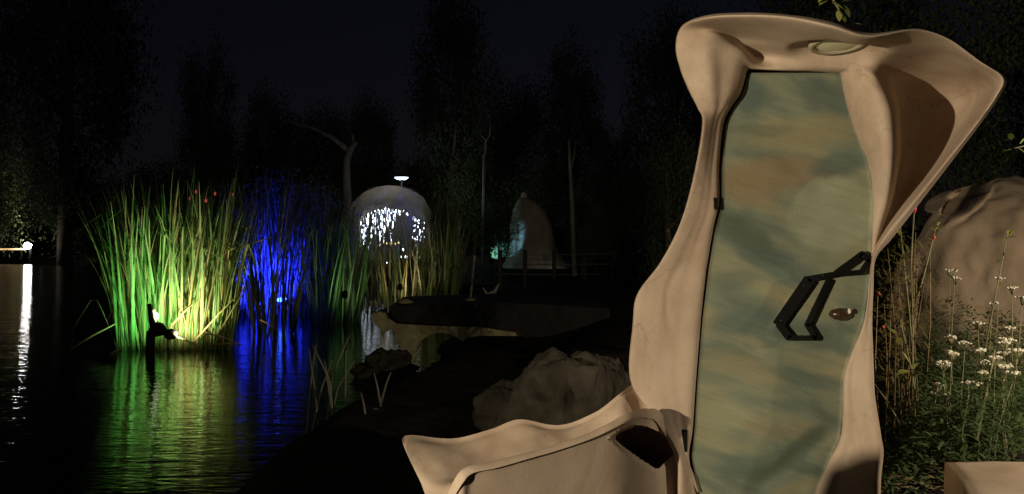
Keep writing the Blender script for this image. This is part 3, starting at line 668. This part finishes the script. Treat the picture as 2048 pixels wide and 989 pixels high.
for px, py in ((774, 487), (779, 488), (784, 487), (790, 488), (797, 486)):
    q = at(px, py, dY-0.2); mesh_obj('bulb', *blob(q, (0.03, 0.03, 0.035), 1, 8, 6, 0), WARM, ws, loc=q)
for px, py, lab in ((801, 514, 'left of two low white lights under the dome'), (812, 514, 'right of two low white lights under the dome'), (775, 527, 'dim lone white light lowest under the dome'), (806, 500, 'upper small white light above the two low ones')):
    q = at(px, py, dY-0.3); e_ = empty('garden_light', q); tag(e_, lab, 'lamp', 'small lights under the dome')
    mesh_obj('bulb', *blob(q, (0.04, 0.04, 0.05), 1, 8, 6, 0), WHT, e_, loc=q)
    mesh_obj('stake', *tube([q+Vector((0, 0, -0.04)), Vector((q.x, q.y, ground_z(q.x, q.y)-0.05))], 0.01, 5), IRON, e_, loc=q)
light('POINT', 'dome_fill', (dc.x, dY-1.2, 3.3), 26, (0.95, 0.95, 0.9), 0.3)  # fill added to brighten the dome top, with no fixture

# leaning clay cone with a pale finial and teal light on its left side
cY = 24.0; cb = at(1050, 545, cY)
cone = empty('clay_spire', (cb.x, cY, cb.z)); tag(cone, 'leaning clay spire with a pale stone on its tip, lit teal on its left side', 'sculpture')
RG = [(1085, 552, 92), (1072, 520, 62), (1068, 490, 48), (1060, 455, 40), (1056, 425, 33), (1052, 405, 20), (1048, 396, 8)]
V = []; nr = 28
for (px, py, rr) in RG:
    c = at(px, py, cY); rw = rr*cY/F
    for i in range(nr):
        ph = 2*math.pi*i/nr; kx = 1+0.16*mnoise.noise(Vector((math.cos(ph)*1.5, math.sin(ph)*1.5, py*0.02)))
        V.append(c+Vector((rw*math.cos(ph)*kx, rw*0.8*math.sin(ph)*kx, 0)))
Pc = np.array([tuple(v) for v in V]).reshape(len(RG), nr, 3); Gc = resample(Pc, 4, 0); V = [tuple(p) for p in Gc.reshape(-1, 3)]; a = Gc.shape[0]
Fc = [(j*nr+i, j*nr+(i+1) % nr, (j+1)*nr+(i+1) % nr, (j+1)*nr+i) for j in range(a-1) for i in range(nr)]+[tuple((a-1)*nr+i for i in range(nr))]
mesh_obj('body', V, Fc, CLAYF, cone, loc=(cb.x, cY, cb.z))
q = at(1048, 394, cY); mesh_obj('finial', *blob(q, (0.09, 0.07, 0.15), 3, 12, 10, 0.25), mat('pale_stone', (0.6, 0.58, 0.52), 0.8), cone, loc=q)
light('SPOT', 'teal_flood', at(985, 520, cY-1.6), 150, (0.25, 0.68, 1.0), 0.02, at(1018, 470, cY), 50, 0.5)
tl = at(985, 522, cY-1.75); te = empty('teal_floodlight', (tl.x, tl.y, ground_z(tl.x, tl.y))); tag(te, 'small floodlight on the ground left of the clay spire', 'lamp')
mesh_obj('lamp_head', *tube([tl+Vector((-0.05, -0.08, -0.03)), tl+Vector((0.0, 0.05, 0.0))], [0.05, 0.07], 10), IRON, te, loc=tl)
mesh_obj('stake', *tube([tl+Vector((-0.03, -0.03, -0.03)), (tl.x-0.03, tl.y-0.03, ground_z(tl.x, tl.y)-0.1)], 0.015, 6), IRON, te, loc=tl)
light('POINT', 'teal_small', at(905, 455, 24.0), 10, (0.3, 0.85, 0.8), 0.05)

gl = at(1112, 545, 22.6); ge = empty('garden_light', (gl.x, gl.y, ground_z(gl.x, gl.y))); tag(ge, 'low shaded stake light on the ground right of the clay spire', 'lamp')
mesh_obj('stake', *tube([(gl.x, gl.y, ground_z(gl.x, gl.y)-0.1), (gl.x, gl.y, gl.z+0.05)], 0.012, 6), IRON, ge, loc=gl)
mesh_obj('shade', *tube([gl+Vector((0, 0, 0.05)), gl+Vector((0, 0, 0.11))], [0.07, 0.015], 12), IRON, ge, loc=gl)
light('POINT', 'stake_fill', gl+Vector((0, 0.12, 0.03)), 14, (1.0, 0.93, 0.75), 0.03)
for px, py, Y, pw, c_, lab in ((800, 575, 17.4, 30, (1.0, 0.85, 0.5), 'added low fill light at the foot of the reeds before the dome'), (690, 590, 15.0, 22, (0.55, 1.0, 0.45), 'added low fill light at the foot of the grey-green reeds')):  # fill lights added to brighten the middle reeds
    q = at(px, py, Y); e_ = empty('garden_light', (q.x, q.y, WZ)); tag(e_, lab, 'lamp')
    mesh_obj('stake', *tube([(q.x, q.y, WZ-0.4), (q.x, q.y, q.z+0.04)], 0.012, 6), IRON, e_, loc=q)
    mesh_obj('shade', *tube([q+Vector((0, -0.05, -0.03)), q+Vector((0, 0.03, 0.05))], [0.06, 0.05], 12), IRON, e_, loc=q)
    light('SPOT', 'stake_fill', q+Vector((0, 0.1, 0.02)), pw, c_, 0.03, q+Vector((0, 1.5, 0.7)), 140, 0.7)
# path lamp with a lit shade over the dome
sl = at(803, 357, 30); pl_ = empty('path_lamp', (sl.x, 30, -0.3)); tag(pl_, 'slim lamp post with a flat cool white lit disc above the dome', 'lamp')
mesh_obj('post', *tube([(sl.x, 30.05, -0.4), (sl.x, 30.05, sl.z+0.05)], 0.035, 8), IRON, pl_, loc=sl)
mesh_obj('shade', *tube([sl+Vector((0, 0, 0.10)), sl+Vector((0, 0, 0.05)), sl+Vector((0, 0, 0.045))], [0.08, 0.27, 0.27], 20), IRON, pl_, loc=sl)
mesh_obj('lamp_disc', *tube([sl+Vector((0, 0, 0.04)), sl+Vector((0, 0, 0.01)), sl+Vector((0, 0, -0.05))], [0.26, 0.26, 0.15], 20), mat('cool_disc', (0.7, 0.75, 0.8), emit=(0.72, 0.86, 1.0), estr=2.6), pl_, loc=sl)
light('POINT', 'path_light', sl+Vector((0, -0.3, -0.5)), 110, (0.85, 0.9, 1.0), 0.12)

# bright white lamp on the far left shore, with the lit rail beside it
wl = at(55, 492, 49); wp = empty('shore_lamp', (wl.x, 49, WZ)); tag(wp, 'dazzling white floodlight low over the water at the left edge', 'lamp')
mesh_obj('lamp_glass_or_glow', *blob(wl, (0.22, 0.18, 0.20), 4, 18, 12, 0.15, 2), mat('dazzling', (1, 1, 1), emit=(1.0, 0.96, 0.88), estr=55), wp, loc=wl)
mesh_obj('post', *tube([(wl.x, 49.3, WZ-0.5), (wl.x, 49.3, wl.z)], 0.08, 8), IRON, wp, loc=wl)
ra = at(-20, 499, 49); rb_ = at(48, 499, 49)
rl = empty('lit_rail', (ra.x, 49, WZ)); tag(rl, 'thin warm lit horizontal bar left of the dazzling lamp', 'rail')
mesh_obj('bar', *tube([ra, rb_], 0.055, 6), mat('warm_bar', (0.8, 0.6, 0.35), emit=(1.0, 0.62, 0.28), estr=0.9), rl, loc=ra)  # emission stands in for lamp light falling on the rail
for f_ in (0.1, 0.9):
    q = ra.lerp(rb_, f_); mesh_obj('post', *tube([q+Vector((0, 0.08, 0)), (q.x, q.y+0.08, WZ-0.3)], 0.04, 6), IRON, rl, loc=q)
light('SPOT', 'shore_light', wl+Vector((0, -0.6, 0.5)), 800, (1.0, 0.95, 0.60), 0.25, at(8, 285, 47), 40, 0.9)

# ================================================================== CLAY DECK WITH ARCHES, POLE AND FENCE
dkY = 11.2
PALE_ = mat('pale_clay', (0.20, 0.19, 0.10), 0.9, 0.1, c2=(0.40, 0.37, 0.21), scale=5, bump=0.4, bscale=15)
dk = empty('arched_deck', at(900, 700, dkY)); tag(dk, 'low dark deck on pale clay arches at the water edge', 'deck')
top_ = [(741,634),(748,627),(760,624),(772,625),(781,638),(792,648),(860,652),(960,655),(1060,664),(1180,672)]
bot_ = [(1180,712),(1075,712)]+[(1055-42*math.cos(t)-42+20, 712-34*math.sin(t)) for t in np.linspace(0.2, math.pi-0.2, 8)]+[(962,712),(940,712)]+[(882-52*math.cos(math.pi-t), 712-46*math.sin(t)) for t in np.linspace(0.1, math.pi-0.1, 12)]+[(826,712),(806,712),(800,690),(790,668),(782,660),(772,664),(758,658),(747,646)]
ol = top_+bot_; n_ = len(ol)
bm = bmesh.new(); fv = [bm.verts.new(at(x, y, dkY)) for x, y in ol]; fa = bm.faces.new(fv)
ex = bmesh.ops.extrude_face_region(bm, geom=[fa]); bmesh.ops.translate(bm, verts=[v for v in ex['geom'] if isinstance(v, bmesh.types.BMVert)], vec=(0, 0.5, 0))
bmesh.ops.recalc_face_normals(bm, faces=bm.faces); bmesh.ops.triangulate(bm, faces=bm.faces)
me = bpy.data.meshes.new('arcade'); bm.to_mesh(me); bm.free(); me.materials.append(PALE_)
o = bpy.data.objects.new('arcade', me); col.objects.link(o); o.parent = dk; o.matrix_parent_inverse = wmat(dk).inverted()
DARKW = mat('dark_deck', (0.012, 0.011, 0.010), 0.8, 0.2, c2=(0.024, 0.022, 0.020), scale=6)
sl_ = [(778,614),(860,610),(1000,606),(1100,610),(1220,618),(1220,715),(1072,715),(1040,664),(960,652),(860,648),(800,644),(784,634)]
bm = bmesh.new(); fv = [bm.verts.new(at(x, y, dkY-0.12)) for x, y in sl_]; fa = bm.faces.new(fv)
ex = bmesh.ops.extrude_face_region(bm, geom=[fa]); bmesh.ops.translate(bm, verts=[v for v in ex['geom'] if isinstance(v, bmesh.types.BMVert)], vec=(0, 1.5, 0))
bmesh.ops.recalc_face_normals(bm, faces=bm.faces)
me = bpy.data.meshes.new('deck_slab'); bm.to_mesh(me); bm.free(); me.materials.append(DARKW)
o = bpy.data.objects.new('deck_slab', me); col.objects.link(o); o.parent = dk; o.matrix_parent_inverse = wmat(dk).inverted()
# pole standing in a half-round foot
pf = at(941, 607, 11.6); po = empty('marker_pole', pf); tag(po, 'thin pale pole in a half-round foot with a square plate, on the deck', 'pole')
V, Fc = blob(pf, (0.115, 0.10, 0.085), 2, 18, 12, 0.04, 1, bottom=pf.z-0.002); mesh_obj('foot', V, Fc, PALE_, po, loc=pf)
mesh_obj('plate', *box(pf+Vector((0, -0.102, 0.03)), (0.07, 0.012, 0.05)), mat('plate', (0.5, 0.48, 0.3), 0.6), po, smooth=False, loc=pf)
mesh_obj('shaft', *tube([pf+Vector((0, 0, 0.06)), at(947, 535, 11.6), at(949, 511, 11.6)], [0.018, 0.014, 0.024], 8), mat('pole_wood', (0.34, 0.31, 0.26), 0.8), po, loc=pf)
for (px, py, wx, hz, lab) in ((746, 607, 18, 16, 'small square pale block at the left tip of the deck'), (812, 605, 30, 14, 'flat pale stone on the left part of the deck')):
    q = at(px, py, 11.5); o = mesh_obj('stone', *blob(q, (wx/2*11.5/F, 0.06, hz/2*11.5/F), px, 12, 8, 0.25), PALE_, None, loc=q); tag(o, lab, 'stone')
q = at(776, 626, 11.1); o = mesh_obj('thin_stake', *tube([q, at(775, 575, 11.1)], [0.016, 0.012], 6), mat('pole_wood', (0.3, 0.28, 0.24)), None, loc=q); tag(o, 'short thin stake rising from the left end of the deck', 'stake')
for lab, pts in (('curled pale dry leaf lying right of the marker pole', [(965,575),(975,590),(990,583),(998,568)]),):
    o = mesh_obj('dry_leaf', *tube([at(x, y, 13) for x, y in pts], [0.01, 0.035, 0.035, 0.012], 6), mat('dry_leaf', (0.25, 0.24, 0.2)), None, loc=at(965, 590, 13)); tag(o, lab, 'leaf')
# wire fence beyond the deck
fn = empty('wire_fence', at(1110, 560, 19)); tag(fn, 'low dark post and wire fence before the clay spire', 'fence')
WOODD = mat('fence_wood', (0.05, 0.045, 0.04), 0.9)
for px in (1000, 1050, 1108, 1168, 1228):
    q = at(px, 572, 19); mesh_obj('fence_post', *tube([q+Vector((0, 0, -0.2)), at(px, 500, 19)], [0.055, 0.05], 8), WOODD, fn, loc=q)
for py in (508, 528, 548):
    mesh_obj('wire', *tube([at(990, py, 19), at(1110, py+2, 19), at(1240, py, 19)], 0.012, 4), mat('fence_wire', (0.14, 0.13, 0.12), 0.7), fn, loc=at(1110, py, 19))

# ================================================================== TREES
def leaf_cloud(seed, n_, clumps, lsize, rad=1.0):
    """leaf faces in clumps spread through an uneven unit crown"""
    r = np.random.default_rng(seed)
    d = r.normal(size=(clumps, 3)); d /= np.linalg.norm(d, axis=1)[:, None]
    cen = d*(r.uniform(0.15, 1.0, clumps)**0.5)[:, None]*rad*0.82; cr = r.uniform(0.14, 0.32, clumps)
    k = r.integers(0, clumps, n_); p = cen[k]+np.clip(r.normal(size=(n_, 3)), -2, 2)*cr[k][:, None]*0.6
    a = r.normal(size=(n_, 3)); a /= np.linalg.norm(a, axis=1)[:, None]
    b = np.cross(a, r.normal(size=(n_, 3))); b /= np.linalg.norm(b, axis=1)[:, None]
    s = lsize*r.uniform(0.6, 1.3, n_)[:, None]
    V = np.stack([p-a*s, p+b*s*0.5, p+a*s, p-b*s*0.5], 1).reshape(-1, 3)
    return V
CL = [leaf_cloud(s, 15000, 64, 0.023) for s in range(4)]+[leaf_cloud(9, 20000, 90, 0.017)]
def leaf_mesh(V, sc_, m_, name='crown'):
    V = V*np.array(sc_); n_ = len(V)//4
    me = bpy.data.meshes.new(name); me.vertices.add(len(V)); me.vertices.foreach_set('co', V.astype(np.float32).ravel())
    me.loops.add(len(V)); me.loops.foreach_set('vertex_index', np.arange(len(V), dtype=np.int32))
    me.polygons.add(n_); me.polygons.foreach_set('loop_start', np.arange(0, len(V), 4, dtype=np.int32)); me.update(calc_edges=True); me.materials.append(m_); return me
def tree(name, label, px, py_top, wpx, Y, crown_frac=0.75, k=0, m_=FOLI, cat_='tree', base_py=None, seed=0, group=None):
    r = random.Random(seed+int(px)); x = gx(px, Y); gz = ground_z(x, Y); top = at(px, py_top, Y).z; H = top-gz; W_ = wpx*Y/F/2
    root = empty(name, (x, Y, gz)); tag(root, label, cat_, group)
    ch = H*crown_frac/2; cz = top-ch
    me = leaf_mesh(CL[4 if Y < 12 else k % 4], (W_, W_*0.8, ch), m_); o = bpy.data.objects.new('crown', me); col.objects.link(o); o.parent = root; o.location = (0, 0, cz-gz); o.rotation_euler = (0, 0, r.uniform(0, 6)); o['kind'] = 'stuff'
    tr = max(0.03, H*0.016); parts = [tube([(x, Y, gz-0.2), (x+r.uniform(-.1, .1), Y, gz+H*0.3), (x+r.uniform(-.2, .2)*W_, Y, cz+ch*0.5)], [tr*1.4, tr, tr*0.3], 8)]
    for i in range(6):
        z0 = gz+H*r.uniform(0.22, 0.6); an = r.uniform(0, 6.28); L = W_*r.uniform(0.4, 0.75)
        parts.append(tube([(x, Y, z0), (x+L*0.5*math.cos(an), Y+L*0.5*math.sin(an), z0+L*0.35), (x+L*math.cos(an), Y+L*math.sin(an), z0+L*0.9)], [tr*0.5, tr*0.35, tr*0.1], 5))
    mesh_obj('trunk', *join(parts), BARK, root, loc=(x, Y, gz)); return root
TR = [('tall dark tree filling the upper left corner', 130, -150, 330, 50, .9, 0), ('dark rounded tree left of centre sky gap', 415, 45, 170, 42, .85, 1), ('dark broad tree at the far left edge, its lower leaves lit pale green', -30, 150, 260, 47, .95, 2),
      ('low dark tree under the sky gap, above the floodlit reeds', 540, 165, 190, 46, .9, 3), ('dark pointed tree above the blue light', 640, 195, 150, 44, .9, 0), ('ragged dark tree above the left side of the dome', 735, 160, 150, 42, .9, 2),
      ('tallest dark tree reaching the top edge above the dome', 905, -90, 230, 34, .9, 1), ('dark tree right of the tallest one, with its crown below the top edge', 1140, 65, 190, 36, .88, 3), ('dark tree between the tallest tree and the clay spire', 1030, 150, 170, 40, .9, 0),
      ('dark tree just left of the hood of the clay doorway', 1345, -40, 220, 30, .9, 2), ('dark tree low behind the clay spire', 1240, 215, 170, 33, .95, 1),
      ('big dark tree directly above the flared hood', 1700, -260, 620, 10.5, .9, 3), ('dark tree in the upper right corner', 2060, -160, 520, 9.5, .92, 0)]
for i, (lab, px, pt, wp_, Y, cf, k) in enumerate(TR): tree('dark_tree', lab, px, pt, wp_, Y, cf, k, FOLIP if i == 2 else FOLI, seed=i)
SH = [(-40, 420, 160, 52), (190, 330, 240, 52), (330, 300, 230, 46), (470, 290, 230, 44), (600, 285, 220, 42), (720, 300, 190, 40), (840, 290, 200, 38), (950, 280, 190, 33), (1080, 300, 190, 30), (1200, 310, 200, 28), (1310, 290, 220, 24)]
for i, (px, pt, wp_, Y) in enumerate(SH): tree('dark_shrub', 'dark shrub in the far hedge row, %s from the left' % names[i], px, pt, wp_, Y, 1.0, i, FOLI, 'shrub', seed=50+i, group='far hedge shrubs')
tree('dark_shrub', 'black evergreen shrub standing close behind the left edge of the doorway', 1345, 215, 190, 7.6, 1.0, 1, mat('black_leaf', (0.012, 0.016, 0.008), 0.8, 0.1), 'shrub', seed=80)
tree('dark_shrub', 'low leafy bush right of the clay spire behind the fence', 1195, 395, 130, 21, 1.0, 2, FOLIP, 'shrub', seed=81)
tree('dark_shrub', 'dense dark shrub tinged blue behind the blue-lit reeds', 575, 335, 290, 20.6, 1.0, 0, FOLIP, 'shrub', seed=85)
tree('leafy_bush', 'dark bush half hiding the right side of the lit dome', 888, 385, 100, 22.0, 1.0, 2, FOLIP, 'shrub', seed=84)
tree('leafy_bush', 'open leafy bush in front of the left side of the clay spire', 995, 395, 105, 22.9, 1.0, 0, FOLI, 'shrub', seed=83)
# bare leaning trunk with a long branch, and thin pale trunks
def trunk(label, lines, Y, m_=PALEBARK):
    b0 = at(lines[0][0][0][0], lines[0][0][0][1], Y); b0.z = ground_z(b0.x, Y)
    root = empty('bare_tree', b0); tag(root, label, 'tree')
    for j, (pts, r0, r1) in enumerate(lines):
        p = [at(x, y, Y) for x, y in pts]
        if j == 0: p[0].z = b0.z-0.1
        rad = list(np.linspace(r0, r1, len(p))); mesh_obj('trunk' if j == 0 else 'branch', *tube(p, rad, 8), m_, root, loc=b0)
trunk('bare leaning trunk with a long branch reaching left above the dome', [([(700,560),(697,450),(693,370),(693,320),(700,300),(712,284)], 0.23, 0.12), ([(695,300),(665,276),(630,258),(590,246),(540,236)], 0.12, 0.03), ([(705,290),(706,272),(698,262)], 0.07, 0.03)], 33, BARK)
trunk('thin pale upright trunk right of the clay spire', [([(1150,560),(1147,480),(1143,380),(1140,330),(1138,280)], 0.075, 0.03), ([(1141,340),(1148,315),(1152,280)], 0.03, 0.012)], 21.5)
trunk('thin crooked twig stem high above the right end of the dome', [([(965,420),(968,316),(972,300),(972,280),(963,272)], 0.05, 0.02), ([(972,285),(980,270),(981,232)], 0.03, 0.02)], 26)

# ================================================================== FLOWER BED AT THE RIGHT
YG = leaf_mat('bed_leaf', (0.075, 0.12, 0.045), (0.15, 0.19, 0.08), 0.3)
STM = mat('flower_stem', (0.16, 0.18, 0.08), 0.7, c2=(0.26, 0.23, 0.13), scale=5)
FLW = mat('yarrow_white', (0.62, 0.60, 0.46), 0.8, c2=(0.75, 0.72, 0.58), scale=60)
def strip_leaf(p, d, L, wd, droop=0.3, up=Vector((0, 0, 1))):
    d = d.normalized(); s = d.cross(up); s = s.normalized() if s.length > 1e-3 else Vector((1, 0, 0)); V = []
    for i in range(4):
        t = i/3; c = p+d*L*t-up*droop*L*t*t; w_ = wd*math.sin(math.pi*(0.12+0.86*t))*0.5
        V += [c-s*w_, c+s*w_+up*w_*0.3]
    return V, [(2*i, 2*i+1, 2*i+3, 2*i+2) for i in range(3)]
# leafy ground cover mass
r = random.Random(11); parts = []
for i in range(11000):
    Y = r.uniform(3.75, 6.2); px = r.uniform(1775, 2110)
    hmax = 0.20+0.44*sm(1790, 1900, px)+0.14*sm(4.6, 5.8, Y)
    x = gx(px, Y); z = r.random()**0.7*hmax*(0.75+0.5*mnoise.noise(Vector((x*2.5, Y*2.5, 0))))
    an = r.uniform(0, 6.28); d = Vector((math.cos(an), math.sin(an), r.uniform(-0.2, 1.0)))
    parts.append(strip_leaf(Vector((x, Y, z)), d, r.uniform(0.04, 0.09), r.uniform(0.008, 0.020)))
gc = mesh_obj('leafy_ground_cover', *join(parts), YG, None, loc=(2.6, 4.6, 0)); tag(gc, 'dense low green foliage of the flower bed', 'foliage', kind='stuff')
# dry litter between the foot of the portal and the bed
parts = []
for i in range(420):
    Y = r.uniform(3.7, 5.4); px = r.uniform(1745, 1900); an = r.uniform(0, 6.28)
    parts.append(strip_leaf(Vector((gx(px, Y), Y, r.uniform(0.01, 0.12))), Vector((math.cos(an), math.sin(an), r.uniform(-.1, .5))), r.uniform(0.03, 0.10), r.uniform(0.006, 0.025)))
o = mesh_obj('leaf_litter', *join(parts), mat('litter', (0.16, 0.12, 0.07), 0.9, c2=(0.30, 0.22, 0.13), scale=9), None, loc=(2.0, 4.2, 0)); tag(o, 'dry brown leaf litter beside the door foot', 'leaf litter', kind='stuff')
# yarrow plants
FL = [(1930,690,4.3),(1905,712,4.2),(1885,735,4.1),(1960,705,4.2),(1990,720,4.0),(2010,690,4.3),(2035,705,4.1),(1955,650,4.8),(2020,660,4.6),(1910,560,5.2),(1900,545,5.4),(2025,580,5.0),(2045,600,4.8),(2000,560,5.3),(1940,770,3.95),(1875,775,3.95),(2030,750,3.9),(1985,610,5.2)]
rf = random.Random(77)
FL += [(round(rf.uniform(1868, 2046)), round(rf.uniform(668, 800)), round(rf.uniform(3.9, 4.9), 2)) for _ in range(16)]
for i, (px, py, Y) in enumerate(FL):
    r2 = random.Random(i+300); hd_ = at(px, py, Y); b0 = Vector((hd_.x+r2.uniform(-.06, .06), Y+r2.uniform(-.05, .1), 0)); root = empty('yarrow_plant', b0)
    rk = sorted(FL).index(FL[i]); colm = ['beside the dry stems', 'just left of the bed centre', 'in the middle of the bed', 'right of the bed centre', 'at the right picture edge'][min(4, rk*5//len(FL))]
    lvl = 'tall' if py < 620 else ('waist-high' if py < 700 else ('knee-high' if py < 745 else 'low'))
    row = 'front row' if Y < 4.15 else ('second row' if Y < 4.5 else ('third row' if Y < 4.85 else 'back row'))
    tag(root, '%s white-topped flowering plant in the %s, %s' % (lvl, row, colm), 'flower', 'white flowering plants, %s %s %s' % (lvl, row, colm))
    mid = b0.lerp(hd_, 0.5)+Vector((r2.uniform(-.03, .03), 0, 0)); sp = [tube([b0, mid, hd_], [0.0036, 0.003, 0.0022], 5)]; fl = []
    for j in range(r2.randint(9, 16)):
        an = r2.uniform(0, 6.28); rr = r2.uniform(0, 1)**0.5*r2.choice([0.022, 0.032, 0.042]); q = hd_+Vector((rr*math.cos(an), rr*math.sin(an), 0.012+r2.uniform(-.006, .006)))
        sp.append(tube([hd_-Vector((0, 0, 0.035)), q], [0.002, 0.0015], 4)); fl.append(blob(q, (0.008, 0.008, 0.005), j, 7, 5, 0.4))
    mesh_obj('stem', *join(sp), STM, root, loc=b0); mesh_obj('flower_head', *join(fl), FLW, root, loc=b0)
    for j in range(7):
        t = r2.uniform(0.1, 0.85); q = b0.lerp(mid, t*2) if t < .5 else mid.lerp(hd_, t*2-1); an = r2.uniform(0, 6.28)
        v, f = strip_leaf(q, Vector((math.cos(an), math.sin(an), 0.5)), r2.uniform(0.04, 0.09), 0.012); mesh_obj('leaf', v, f, YG, root, loc=q)
# reddish dry stems beside the hood
root = empty('dry_plant', (gx(1800, 4.4), 4.4, 0)); tag(root, 'clump of thin reddish dry stems rising beside the right edge of the doorway', 'dry plant')
DRY = leaf_mat('dry_stem', (0.20, 0.12, 0.06), (0.36, 0.26, 0.13), 0.2)
for i in range(14):
    r2 = random.Random(i+500); Y = r2.uniform(4.0, 5.0); px = r2.uniform(1752, 1850); p = Vector((gx(px, Y), Y, 0)); q = at(px+r2.uniform(-25, 45), r2.uniform(430, 640), Y)
    m2 = p.lerp(q, 0.6)+Vector((r2.uniform(-.04, .04), 0, 0)); v, f = tube([p, m2, q], [0.004, 0.003, 0.0012], 4); mesh_obj('stem', v, f, DRY, root, loc=p)
parts = []
for i in range(1300):
    r2 = random.Random(i+900); Y = r2.uniform(4.0, 5.0); an = r2.uniform(0, 6.28)
    parts.append(strip_leaf(at(r2.gauss(1800, 32), r2.triangular(440, 800, 640), Y), Vector((math.cos(an), math.sin(an), r2.uniform(-1, 1))), r2.uniform(0.02, 0.05), r2.uniform(0.006, 0.016)))
o = mesh_obj('leaf_mass', *join(parts), leaf_mat('dry_leaflet', (0.12, 0.12, 0.04), (0.28, 0.19, 0.08), 0.3), root, loc=(gx(1800, 4.4), 4.4, 0)); o['kind'] = 'stuff'
BLM = mat('orange_bloom', (0.50, 0.09, 0.04), 0.7)
for px, py in ((1757, 588), (1766, 655), (1868, 476)):
    q = at(px, py, 3.98); mesh_obj('bloom', *blob(q, (0.009, 0.008, 0.009), px, 9, 7, 0.5, 2), BLM, root, loc=q)
# tall pale stems and the leafy young shoot
def shoot(name, label, cat_, base, tip, Y, rad, leaves, m_l, m_s=STM):
    p = at(base[0], base[1], Y); q = at(tip[0], tip[1], Y); root = empty(name, (p.x, Y, p.z)); tag(root, label, cat_)
    mid = p.lerp(q, 0.5)+Vector((0.02, 0.03, 0)); mesh_obj('stem', *tube([p, mid, q], [rad, rad*0.8, rad*0.45], 6), m_s, root, loc=p)
    for (px, py, L, ang) in leaves:
        s = at(px, py, Y-0.02); a_ = R(ang); v, f = strip_leaf(s, Vector((math.cos(a_), -0.5, math.sin(a_))), L, L*0.55, 0.25); mesh_obj('leaf', v, f, m_l, root, smooth=False, loc=s)
    return root
LIME = leaf_mat('lime_leaf', (0.20, 0.27, 0.06), (0.34, 0.36, 0.10), 0.35)
shoot('young_shoot', 'leafy yellow-green shoot low beside the right foot of the doorway', 'plant', (1838,830), (1800,640), 4.0, 0.006, [(1816,742,.08,175),(1828,742,.07,-20),(1826,738,.06,80),(1800,690,.07,110),(1806,705,.05,-60),(1790,668,.07,130),(1800,655,.05,60)], LIME)
shoot('tall_stem', 'tall straight pale stem with small leaves beside the hood tip', 'plant', (1832,800), (1800,450), 4.05, 0.006, [(1800,470,.05,120),(1801,468,.04,30),(1806,520,.05,100),(1810,560,.05,60),(1796,455,.04,90)], LIME)
shoot('tall_stem', 'second pale stem leaning right of the straight one', 'plant', (1822,640), (1872,455), 4.5, 0.006, [(1870,460,.06,40),(1868,462,.05,130),(1873,458,.05,-20),(1875,452,.04,80),(1862,480,.05,150)], LIME)
shoot('tall_stem', 'thin stem crossing the mound at the right edge', 'plant', (1965,720), (2015,470), 4.8, 0.005, [(2012,480,.07,170),(2014,476,.06,20),(2010,500,.06,-10),(2016,470,.05,90),(2005,520,.06,180),(2020,470,.06,60)], LIME)
shoot('dry_stick', 'pale dry stick leaning against the right foot of the doorway', 'stick', (1800,850), (1750,770), 3.9, 0.005, [], LIME)
shoot('tall_stem', 'pale branching stem among the white flowers at the lower right', 'plant', (1955,880), (1990,700), 3.85, 0.006, [(1975,790,.05,30),(1965,830,.05,150),(1985,730,.05,60)], YG)
# red bud against the hood edge
q = at(1829, 416, 3.9); rb0 = Vector((gx(1825, 4.0), 4.0, 0)); rr_ = empty('red_flower', rb0); tag(rr_, 'single red bud on a thin stem against the hood edge', 'flower')
mesh_obj('bud', *blob(q, (0.011, 0.011, 0.026), 2, 8, 6, .2), mat('red', (0.55, 0.05, 0.07), 0.6), rr_, loc=q)
mesh_obj('stem', *tube([q, at(1822, 520, 3.95), at(1825, 640, 4.0), rb0], 0.003, 4), STM, rr_, loc=rb0)
# leaf sprigs: over the hood, and at the right edge
def sprig(label, pts, Y, leaves):
    p = [at(x, y, Y) for x, y in pts]; root = empty('leaf_sprig', p[0]); tag(root, label, 'leaves'); mesh_obj('stem', *tube(p, 0.004, 5), STM, root, loc=p[0])
    for (px, py, L, ang) in leaves:
        s = at(px, py, Y-0.02); a_ = R(ang); v, f = strip_leaf(s, Vector((math.cos(a_), -0.5, math.sin(a_))), L, L*0.6, 0.2); mesh_obj('leaf', v, f, LIME, root, smooth=False, loc=s)
sprig('bright green leaf sprig hanging over the top edge of the hood', [(1640,-60),(1660,-10),(1678,20),(1684,34)], 3.15, [(1655,2,.05,200),(1664,6,.05,-30),(1672,14,.05,-60),(1678,22,.045,-100),(1684,28,.04,-80),(1660,-4,.05,120),(1690,12,.05,-80),(1650,-10,.05,-140),(1684,4,.05,20)])
sprig('small leafy twig at the right edge above the clay mound', [(2090,300),(2050,292),(2015,300)], 4.6, [(2040,288,.07,60),(2022,280,.06,110),(2018,300,.06,190),(2035,296,.06,-40),(2052,284,.07,20)])
